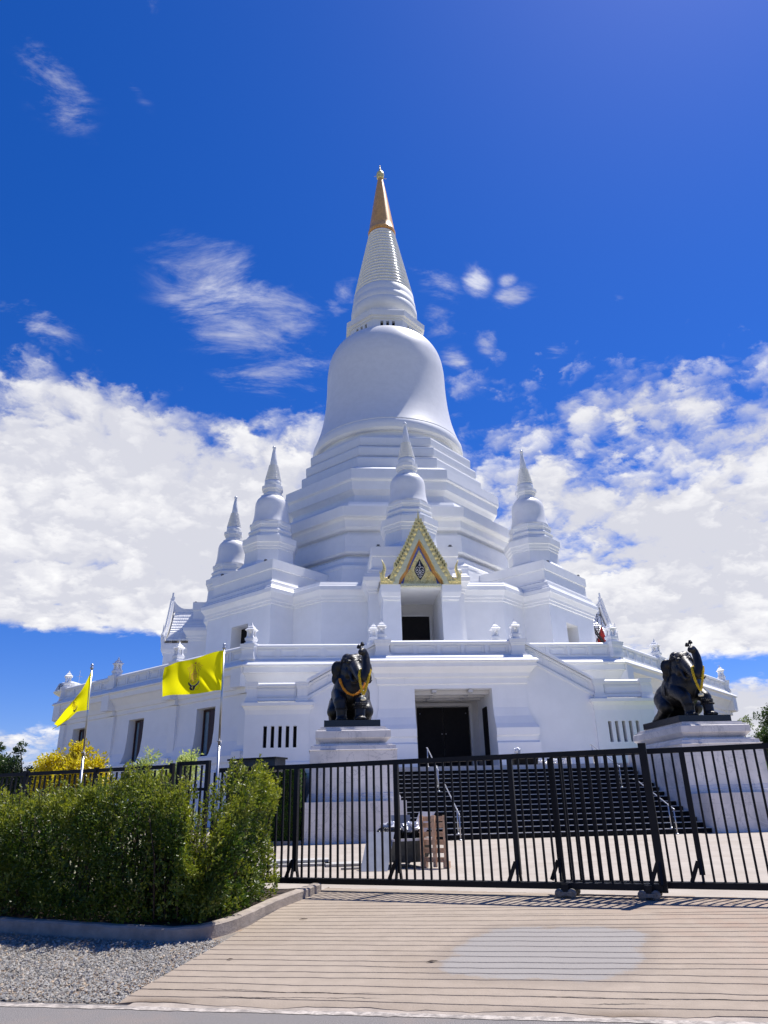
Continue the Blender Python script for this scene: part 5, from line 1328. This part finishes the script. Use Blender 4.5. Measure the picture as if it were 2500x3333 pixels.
for i, (x, y, h, n) in enumerate(((-4.75, 20.3, 2.75, 12), (-4.2, 20, 2.66, 11), (-3.65, 20.2, 2.95, 12))):
    tree('variegated_shrub', ['left shrub of pale cream and green leaves drooping behind the fence', 'middle shrub of pale cream and green leaves behind the fence, the lowest', 'right shrub of pale cream and green leaves behind the fence, the tallest'][i], 'shrub', (x, y, 0), clumps(rg, n, .32, .3, .8, h-.2, .26, 1.1), 3600, .10, M_PALELEAF, .9, 50+i, 'pale variegated shrubs behind the fence', trunk_r=.035, wide=.34)
for i, (x, y, h, r) in enumerate(((-30.6, 78, 5.8, 2.3), (-28.4, 80, 5.2, 2.0), (-33.6, 80, 6.4, 2.4), (-29.6, 92, 6.8, 2.0))):
    tree('dark_tree', ['loose dark tree with thin bare upper shoots left of the terrace', 'low dark tree nearest the left corner of the terrace', 'dark tree at the left edge of the photo', 'reddish dark tree peeping out behind the golden shrub'][i], 'tree', (x, y, 0), clumps(rg, 16, r, r, 1.4, h, 1.1)+[(0, 0, h+1.4, .55, .55, .8)]*(i != 1), 9000, .24, M_DARKLEAF, 3.0, 60+i, 'trees left of the stupa', bare=7, trunk_r=.16)
for i, (x, y, h, r, m) in enumerate(((49.0, 78, 8.0, 2.2, M_DARKLEAF), (53.5, 82, 10.6, 3.2, M_DARKLEAF), (49.0, 83, 9.3, 1.3, M_GREYLEAF), (46.6, 76.5, 4.6, 1.0, M_MIDLEAF))):
    tree('tree', ['round dark green tree right of the right pedestal', 'taller dark green tree at the right edge of the photo', 'slender tree with pale thin foliage by the right corner of the terrace', 'small bright green bush at the foot of the dark trees on the right'][i], 'tree', (x, y, 0), clumps(rg, 22 if i < 2 else 16, r, r, .8 if i != 2 else 3.5, h, 1.5 if i < 2 else .9), 14000 if i < 2 else 3500, .26, m, 2.2, 70+i, 'trees right of the stupa', trunk_r=.18)
def clipped_hedge():
    rng = np.random.default_rng(5); n = 26000
    x0, x1, y0, y1, h = -3.6, -.82, 28.7, 36, 2.66
    f = rng.random(n) < .55
    x = rng.uniform(x0, x1, n); y = np.where(f, y0+rng.exponential(.05, n), rng.uniform(y0, y1, n)); z = np.where(f, rng.uniform(0, h, n), h-rng.exponential(.05, n))
    V, F, at = leaves(np.column_stack([x, y, z]), np.where(f[:, None], (0, -1., .3), (0, 0, 1.)), .075, rng, .5)
    root = thing('clipped_hedge', (-2.2, 32, 0), 'tall clipped green hedge standing against the left pedestal', 'hedge')
    fast_mesh('foliage', V, F, M_MIDLEAF, root)
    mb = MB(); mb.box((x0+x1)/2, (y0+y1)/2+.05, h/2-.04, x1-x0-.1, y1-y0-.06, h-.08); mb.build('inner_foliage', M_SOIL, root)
    mb = MB(); mb.box((x0+x1)/2, y0-.12, .06, x1-x0+.2, .14, .14); struct(mb.build('kerb', M_KERB))
clipped_hedge()

# ------------------------------------------------------------------ flags
def flag_obj(name, label, S, parent_label=None, emblem=True, nu=44, nv=30):
    """S(u,v) -> 3-D point, u from the pole (0) to the fly (1), v from top (0) to bottom (1)"""
    us, vs = np.linspace(0, 1, nu), np.linspace(0, 1, nv)
    V = np.array([S(u, v) for v in vs for u in us]); F = np.array([(j*nu+i, j*nu+i+1, (j+1)*nu+i+1, (j+1)*nu+i) for j in range(nv-1) for i in range(nu-1)])
    loc = tuple(S(0, 0)); o = fast_mesh(name, V, F, M_FLAG, None, loc, True); tag(o, label, 'flag', 'yellow royal flags on the poles')
    # emblem worked in thread, lying on the cloth
    def pt(x, y, lift):      # emblem coordinates -> cloth
        u, v = .47+x*EMU, .50+y; e = 1e-3
        p = np.array(S(u, v)); du = np.array(S(u+e, v))-p; dv = np.array(S(u, v+e))-p; n = np.cross(du, dv); n /= np.linalg.norm(n)
        if n[1] > 0: n = -n
        return p+n*lift
    EMU = .62
    def stroke(mb, pts, w, lift=.004):
        P = resample(pts, .012); T = np.gradient(P, axis=0); T /= np.linalg.norm(T, axis=1)[:, None]+1e-9; N_ = np.stack([-T[:, 1], T[:, 0]], 1)
        ww = np.broadcast_to(w, (len(P),)) if np.isscalar(w) else np.interp(np.linspace(0, 1, len(P)), np.linspace(0, 1, len(w)), w)
        V = []
        for p, n, q in zip(P, N_, ww): a, b = p+n*q/2, p-n*q/2; V += [pt(a[0], a[1], lift), pt(b[0], b[1], lift)]
        mb.add(V, [(2*i, 2*i+1, 2*i+3, 2*i+2) for i in range(len(P)-1)])
    def disc(mb, c, r, lift=.005, n=14):
        mb.add([pt(c[0], c[1], lift)]+[pt(c[0]+r*math.cos(t), c[1]+r*math.sin(t), lift) for t in np.linspace(0, 2*np.pi, n, endpoint=False)], [(0, 1+i, 1+(i+1) % n) for i in range(n)])
    def curve(f, a, b, n=24): return [f(t) for t in np.linspace(a, b, n)]
    og, nv_, wh = MB(), MB(), MB()
    disc(og, (0, -.36), .030)
    for a in np.linspace(-82, 82, 15):
        t = R(a); r1 = .055; r2 = .16+.10*abs(math.cos(t)) if abs(a) < 60 else .12
        if abs(a) < 14: continue
        stroke(og, [(math.sin(t)*r1, -.36+math.cos(t)*r1), (math.sin(t)*r2*1.1, -.36+math.cos(t)*r2*1.15)], [.006, .011])
    for t in (150, 180, 210): stroke(og, [(math.sin(R(t))*.045, -.36+math.cos(R(t))*.045), (math.sin(R(t))*.08, -.36+math.cos(R(t))*.08)], .007)
    stroke(og, [(0, -.31), (0, -.17)], [.006, .030])
    for i, (y, w) in enumerate(((-.165, .05), (-.135, .075), (-.105, .105), (-.07, .14))): stroke(og, [(-w/2, y), (w/2, y)], .024)
    stroke(og, [(-.09, -.045), (.09, -.045)], .016)
    for s in (-1, 1):
        stroke(og, [(s*.065, -.04), (s*.058, .04), (s*.052, .09)], .014); stroke(og, [(s*.10, -.16), (s*.115, -.08), (s*.105, 0), (s*.12, .06)], .010)
        stroke(og, [(s*.13, .09), (s*.105, .07), (s*.085, .04)], .010)
    for y in (-.02, .01, .04, .07): stroke(og, [(-.05, y), (.05, y)], .017)
    stroke(og, curve(lambda t: (.085*math.cos(t)*(1-t*.07)+.0, .165-.075*math.sin(t)*(1-t*.07)), -.3, 5.6, 40), .020)
    stroke(og, curve(lambda t: (.038*math.cos(t)+.015, .17-.036*math.sin(t)), -.5, 4.5), .020)
    # dark swoosh
    stroke(nv_, [(-.105, .14), (-.12, .19), (-.10, .25), (-.05, .29), (-.02, .33), (-.005, .40)], [.006, .034, .040, .050, .066, .02], .005)
    stroke(nv_, [(.125, .165), (.115, .21), (.07, .255), (.05, .29), (.07, .33), (.045, .37), (.0, .405)], [.004, .040, .062, .050, .055, .060, .01], .0052)
    stroke(nv_, [(-.03, .285), (.0, .28), (.03, .27)], .035, .0048)
    stroke(wh, curve(lambda t: (-.015+.097*math.cos(t), .17+.105*math.sin(t)), .3, 3.3), .008, .0065); stroke(wh, [(.09, .225), (.04, .25), (.022, .29), (.04, .335), (.055, .31), (.05, .285)], .009, .0068)
    stroke(wh, [(-.13, .15), (-.14, .2), (-.115, .27), (-.06, .32), (-.02, .40)], .006, .0066)
    stroke(og, [(-.16, .16), (-.15, .13), (-.125, .135)], .008); stroke(og, curve(lambda t: (-.10+.06*math.cos(t), .32+.075*math.sin(t)), .4, 4.4), .008)
    e = og.build('emblem', M_EMB_O, o); nv_.build('dark_swoosh', M_EMB_N, e); wh.build('outline', M_EMB_W, e)
    return o
def flagpole(base, top, label):
    b, t = np.array(base, float), np.array(top, float); root = thing('flagpole', base, label, 'flagpole', 'steel flagpoles by the fence'); mb = MB()
    mb.tube([b, b+(t-b)*.55], .026, 12); mb.tube([b+(t-b)*.55, t-(t-b)*.02], .020, 12); mb.build('pole', M_STEEL, root)
    mb = MB(); mb.lathe([(.02, t[2]-.10), (.036, t[2]-.085), (.036, t[2]-.06), (.015, t[2]-.05), (.03, t[2]-.03), (.03, t[2]-.005), (.008, t[2]+.015)], 12, (t[0], t[1])); mb.build('finial', M_STEEL, root)
    mb = MB(); q = b+(t-b)*.57; mb.tube([q+(.02, -.03, .01), q+(-.035, -.02, .0), q+(.0, .03, -.01), q+(.04, -.02, 0)], .010, 6); mb.tube([q+(.03, -.03, 0), q+(.05, -.04, -.05), q+(.03, -.04, -.10)], .006, 5); mb.build('halyard_tie', M_CARD, root)
B2, T2 = (-1.86, 13.55, .06), (-1.905, 13.55, 4.17); B1, T1 = (-4.66, 15.15, .06), (-4.80, 15.15, 4.10)
flagpole(B2, T2, 'steel flagpole in front of the short fence panel beside the gate'); flagpole(B1, T1, 'steel flagpole at the fence in front of the golden shrub')
def S2(u, v):
    x = -1.905-1.075*u-.0*v; w = math.sin(u*7.5-.6+v*1.4)*.055*u**.5+.03*math.sin(u*15+v*4)*u
    top = 4.035-.10*u-.205*u**1.25+.012*math.sin(u*9); bot = 3.285-.085*u+.018*math.sin(u*8+1)
    z = top+(bot-top)*v
    sag = .05*math.exp(-((u-.25)/.22)**2-((v-.75)/.2)**2)*math.sin(u*30+v*14)
    y = 13.5+w-.22*u+sag+.05*math.sin(v*5+u*3)*u; k = 1-.22*u/13.5
    return (x*k, y, CAMZ+(z-CAMZ)*k)
def S1(u, v):
    tx = -4.79-.555*u+.05*math.sin(u*math.pi)*.5; tz = 3.94-1.02*u**.92
    bx = -4.74-.235*min(u, .45)/.45-.36*max(0, u-.45)/.55; bz = 3.18-.045*min(u, .45)/.45-.335*max(0, u-.45)/.55
    f = .07*math.sin(u*8+v*2.2)*u**.6+.035*math.sin(v*9+u*4)*u
    k = 1+.75*u/15.1
    return ((tx+(bx-tx)*v+.04*math.sin(v*6+u*5)*u)*k, 15.10+.75*u+f, CAMZ+(tz+(bz-tz)*v-CAMZ)*k)
flag_obj('flag', 'yellow flag with orange and navy crest stretched out flat beside the gate', S2)
flag_obj('flag', 'yellow flag hanging down folded on the pole above the golden shrub', S1)

# ------------------------------------------------------------------ things standing on the plaza behind the gate
def plaza_things():
    # leaning grey board
    mb = MB(); v = [(.775, 16.50, 0), (1.345, 16.40, 0), (1.56, 16.95, .72), (.985, 17.05, .73)]; n = Vector((.1, -.8, .6)).normalized()*-.035
    mb.add(v+[tuple(Vector(p)+n) for p in v], [(0, 1, 2, 3), (7, 6, 5, 4), (0, 4, 5, 1), (1, 5, 6, 2), (2, 6, 7, 3), (3, 7, 4, 0)])
    tag(mb.build('leaning_board', M_SLATE, loc=(1.05, 16.5, 0)), 'blue grey sheet of board leaning against the dark skip', 'board')
    root = thing('skip', (1.75, 17.6, 0), 'dark grey rubbish skip behind the gate, filled with black bags', 'skip')
    mb = MB(); a = -.15
    def rc(w, d, z): c, s = math.cos(.28), math.sin(.28); return np.array([(1.80+x*c-y*s, 17.6+x*s+y*c, z) for x, y in ((-w, -d), (w, -d), (w, d), (-w, d))])
    mb.loft([rc(.36, .52, .10), rc(.46, .68, .56), rc(.40, .62, .56), rc(.33, .48, .16)], True, True); mb.build('body', M_SKIP, root)
    mb = MB(); r0, r1 = rc(.49, .71, .54), rc(.49, .71, .58)
    for i in range(4): mb.bar(tuple((r0[i]+r1[i])/2), tuple((r0[(i+1) % 4]+r1[(i+1) % 4])/2), .045, .05)
    mb.build('rim', M_CARD, root)
    for i, q in enumerate(rc(.30, .42, .05)):
        mb = MB(); mb.lathe([(.01, -.03), (.05, -.03), (.05, .03), (.01, .03)], 12); w = np.concatenate(mb.v); m2 = MB(); m2.add(np.stack([w[:, 0]+q[0], w[:, 2]+q[1], w[:, 1]+q[2]], 1), mb.f); m2.build('caster', M_IRON, root)
    rng = np.random.default_rng(4)
    def crumple(name, c, r, s3, m, label, cat, grp=None, amp=.22, nn=18, loc=None):
        t = np.linspace(0, 2*np.pi, nn, endpoint=False); rings = []
        for k in range(nn//2+1):
            ph = math.pi*k/(nn//2); q = np.stack([math.sin(ph)*np.cos(t), math.sin(ph)*np.sin(t), np.full(nn, -math.cos(ph))], 1)
            q = q*(1+rng.normal(0, amp, (nn, 1))*math.sin(ph)); rings.append(q*r*np.array(s3)+c)
        b = MB(); b.loft(rings, smooth=False); o = b.build(name, m, loc=(c[0], c[1], c[2]-r*s3[2])); tag(o, label, cat, grp); return o
    crumple('rubbish_bag', (1.42, 17.35, .66), .20, (1.2, 1, .8), M_BAG, 'black rubbish bag on the left side of the skip', 'bag')
    crumple('rubbish_bag', (1.95, 17.45, .66), .23, (1.2, 1, .8), M_BAG, 'black rubbish bag on the right side of the skip beside the pallet', 'bag')
    crumple('plastic_wrap', (1.55, 17.5, .78), .20, (1.2, 1, .7), M_PLASTICW, 'crumpled clear plastic sheet heaped on the skip above the leaning board', 'plastic', amp=.3)
    crumple('plastic_wrap', (1.98, 17.3, .80), .16, (1.2, 1, .7), M_PLASTICW, 'crumpled clear plastic sheet tucked between the white card and the pallet', 'plastic', amp=.3)
    mb = MB(); v = [(2.02, 17.35, .72), (2.22, 17.3, .55), (2.56, 17.45, 1.10), (2.20, 17.5, 1.12)]; n = Vector((0, .03, 0))
    mb.add(v+[tuple(Vector(p)+n) for p in v], [(0, 1, 2, 3), (7, 6, 5, 4), (0, 4, 5, 1), (1, 5, 6, 2), (2, 6, 7, 3), (3, 7, 4, 0)])
    tag(mb.build('white_card', M_CARD, loc=(2.2, 17.4, .6)), 'white sheet of card sticking up behind the pallet', 'card')
    mb = MB(); mb.box(1.80, 17.9, .88, .46, .03, .34, rz=.25); tag(mb.build('grey_sheet', M_SLATE, loc=(1.8, 17.9, .7)), 'blue grey sheet standing up at the back of the skip', 'board')
    # pallet on edge
    root = thing('pallet', (2.42, 16.85, 0), 'pale wooden pallet standing on edge against the skip', 'pallet')
    a = np.array([2.16, 16.95]); b = np.array([2.66, 16.62]); d = (b-a)/np.linalg.norm(b-a); n = np.array([d[1], -d[0]]); ang = math.atan2(d[1], d[0])
    mb = MB()
    for f in (.04, .54, .98): q = a+(b-a)*f+n*.05; mb.box(q[0], q[1], .53, .065, .08, 1.02, rz=ang)
    mb.build('bearer', M_WOOD, root)
    mb = MB()
    for z in (.16, .34, .50, .66, .84, .97): q = (a+b)/2-n*.005; mb.box(q[0], q[1], z, .60, .02, .10, rz=ang)
    mb.build('boards', M_WOOD, root)
    mb = MB()
    for f in (.06, .94): mb = MB(); q = a+(b-a)*f-n*.02; mb.box(q[0], q[1], .07, .12, .12, .13, rz=ang); mb.build('block', M_WOOD, root)
    # slabs lying on the ground
    for i, (x, y, z, w, dd, rz, lab) in enumerate(((-.55, 18.6, .03, 1.5, .6, -.03, 'flat grey stone slab lying on the plaza, lowest and nearest the hedge'), (-.62, 18.9, .09, 1.5, .6, .04, 'flat grey stone slab lying askew on top of another slab near the hedge'), (.48, 18.3, .03, .85, .7, .05, 'flat grey stone slab on the plaza just left of the leaning board'), (.62, 17.15, .02, .45, .12, .1, 'small offcut of stone slab at the foot of the leaning board'))):
        mb = MB(); mb.box(x, y, z, w, dd, .05 if i < 3 else .035, rz=rz); tag(mb.build('stone_slab', M_SLAB, loc=(x, y, z-.025)), lab, 'slab')
    # on the platform by the door
    root = thing('stone_tub', (10.15, 37.1, 2.925), 'black rectangular tub standing at the head of the steps', 'tub')
    mb = MB(); p = np.array([(9.45, 36.75), (10.75, 36.75), (10.75, 37.5), (9.45, 37.5)]); prof_loft(mb, p, [(-.06, 2.925), (-.06, 3.0), (-.02, 3.25), (.03, 3.30), (.03, 3.37), (-.04, 3.37)]); mb.build('body', M_STEP, root)
    crumple('wrapped_bundle', (9.78, 37.1, 3.58), .22, (.8, .8, 1.1), M_PLASTICW, 'white bundle wrapped in plastic sitting on the black tub', 'bundle', amp=.15)
    for i, (x, z, r, l) in enumerate(((11.0, 3.05, .16, 'small silvery plastic bundle right beside the black tub'), (11.55, 3.08, .18, 'silvery plastic bundle in the middle of the row on the platform edge'), (12.2, 3.10, .21, 'silvery plastic bundle at the right end of the row on the platform edge'))):
        crumple('wrapped_bundle', (x, 37.0, z), r, (1.5, 1, .85), M_PLASTICW, l, 'bundle', amp=.25)
    mb = MB(); mb.lathe([(.17, 3.6), (.19, 3.62), (.24, 4.45), (.26, 4.5), (.22, 4.52)], 14, (10.52, 49.6)); o = mb.build('bin', M_BLACK, loc=(10.52, 49.6, 2.93))
    o.location = (10.52, 49.6, 2.93-.67); tag(o, 'small black bin standing inside the right of the porch doorway', 'bin')
plaza_things()
# litter of dry leaves on the ramp
def dry_leaf(x, y, l, lab, rz):
    z = float(gz(x, y))+.024; mb = MB(); c, s = math.cos(rz), math.sin(rz)
    q = [(0, 0, 0), (l*.5, l*.16, .010), (l, 0, .004), (l*.5, -l*.16, .008)]
    v = [(x+a*c-b*s, y+a*s+b*c, z+h) for a, b, h in q]; v2 = [(p[0], p[1], p[2]+.004) for p in v]
    mb.add(v+v2, [(3, 2, 1, 0), (4, 5, 6, 7), (0, 1, 5, 4), (1, 2, 6, 5), (2, 3, 7, 6), (3, 0, 4, 7)])
    tag(mb.build('dry_leaf', M_TWIG, loc=(x, y, z)), lab, 'leaf', 'dry leaves on the ramp')
dry_leaf(1.02, 8.05, .12, 'dry brown leaf on the ramp just left of the grey concrete patch', .2); dry_leaf(-.98, 8.6, .07, 'dry brown leaf near the left edge of the ramp', .6); dry_leaf(-.30, 10.55, .11, 'dry brown leaf on the ramp near the end of the kerb', .1); dry_leaf(5.2, 9.85, .10, 'dark scrap on the ground in front of the right-hand gate leaf', .1)

# ------------------------------------------------------------------ scaffold, tarpaulin, water tank
def scaffold():
    root = thing('scaffold', (34.4, 86.1, 12.05), 'dark tube scaffold tower with steps in front of the right tiled roof', 'scaffold')
    mb = MB(); x0, x1, y0, y1 = 33.75, 34.85, 85.5, 86.7
    for x in (x0, x1):
        for y in (y0, y1): mb.bar((x, y, 12.05), (x, y, 23.9), .06)
    for z in (14.0, 15.8, 17.6, 19.4, 21.2, 23.0, 23.85):
        for y in (y0, y1): mb.bar((x0, y, z), (x1, y, z), .05)
        for x in (x0, x1): mb.bar((x, y0, z), (x, y1, z), .05)
    for i in range(5):
        mb.bar((x0, y0, 14.0+1.8*i), (x1, y0, 15.8+1.8*i), .04); mb.bar((x1, y0, 14.0+1.8*i), (x0, y0, 15.8+1.8*i), .04)
    mb.build('frame', M_SCAF, root)
    mb = MB()
    for y in (84.9, 85.4): mb.bar((33.5, y, 21.2), (35.3, y, 18.2), .07, .16)
    for i in range(12): f = i/11; mb.box(33.5+1.8*f, 85.15, 21.2-3.0*f, .26, .5, .07)
    mb.bar((33.4, 84.9, 21.2), (33.4, 84.9, 12.05), .06); mb.bar((35.4, 85.4, 18.2), (35.4, 85.4, 12.05), .06); mb.box(33.45, 85.3, 21.3, .5, .9, .06)
    mb.build('steps', M_SCAF, root)
    mb = MB(); v = []
    for i in range(11):
        for j in range(8):
            u, w = i/10, j/7; x = 33.4+2.1*u; z = 15.0+(4.6+1.9*max(0, 1-abs(u-.62)/.32))*w+.08*math.sin(u*14); v.append((x+.08*math.sin(w*7), 85.6+.16*math.sin(u*11+w*4), z))
    mb.add(v, [(i*8+j, (i+1)*8+j, (i+1)*8+j+1, i*8+j+1) for i in range(10) for j in range(7)], True)
    tag(mb.build('tarpaulin', M_RED, loc=(34.4, 85.6, 15)), 'red tarpaulin draped behind the scaffold steps', 'tarpaulin')
scaffold()
def water_tank():
    c = (-37.9, 111.0); root = thing('water_tank', (*c, 0), 'pale round water tank with dark lettering behind the left corner of the terrace', 'water tank')
    mb = MB(); mb.lathe([(.5, 0), (.35, 12.0), (.36, 16.6)], 20, c); mb.build('stem', M_TANK, root)
    mb = MB(); mb.lathe([(.36, 16.5), (2.1, 17.5), (2.25, 17.7), (2.1, 17.85), (1.65, 18.95), (1.2, 19.1), (.4, 19.35), (.1, 19.4)], 20, c, smooth=False); mb.build('tank', M_TANK, root)
    mb = MB(); mb.bar((c[0]+1.1, c[1], 19.0), (c[0]+1.1, c[1], 21.0), .04); mb.bar((c[0]+.7, c[1], 20.1), (c[0]+1.5, c[1], 20.1), .04); mb.build('aerial', M_CARD, root)
    # lettering, drawn stroke by stroke on the sloping side
    def pt(a, h):
        t = R(a); r = 2.1-.45*h/1.1; return (c[0]+(r+.04)*math.sin(t), c[1]-(r+.04)*math.cos(t), 17.85+h)
    mb = MB()
    def st(p): mb.tube([pt(a, h) for a, h in resample(p, .12)], .035, 5)
    A = -40
    def glyph(k, segs):
        for s in segs: st([(A+k*17+x*13, .15+y*.55) for x, y in s])
    glyph(0, [[(.1, .7), (.4, 1), (.8, .9), (.9, .5), (.9, 0)], [(.9, .05), (.6, .02), (.6, .2)]])
    glyph(1, [[(.1, .5), (.3, .55), (.15, 0)], [(.15, 0), (.15, .9), (.6, 1), (.9, .7), (.9, 0)]])
    glyph(0, [[(.3, 1.25), (.6, 1.4), (.9, 1.3)]])
    glyph(2, [[(.1, .95), (.5, .75), (.85, .95)], [(.5, .75), (.8, .4), (.7, 0)]]); glyph(2, [[(.2, 1.25), (.6, 1.4), (.95, 1.25)]])
    glyph(3, [[(.1, 0), (.1, .9), (.4, 1), (.5, .6), (.8, 1), (.9, .8), (.9, 0)]])
    mb.build('lettering', M_BLACK, root)
water_tank()
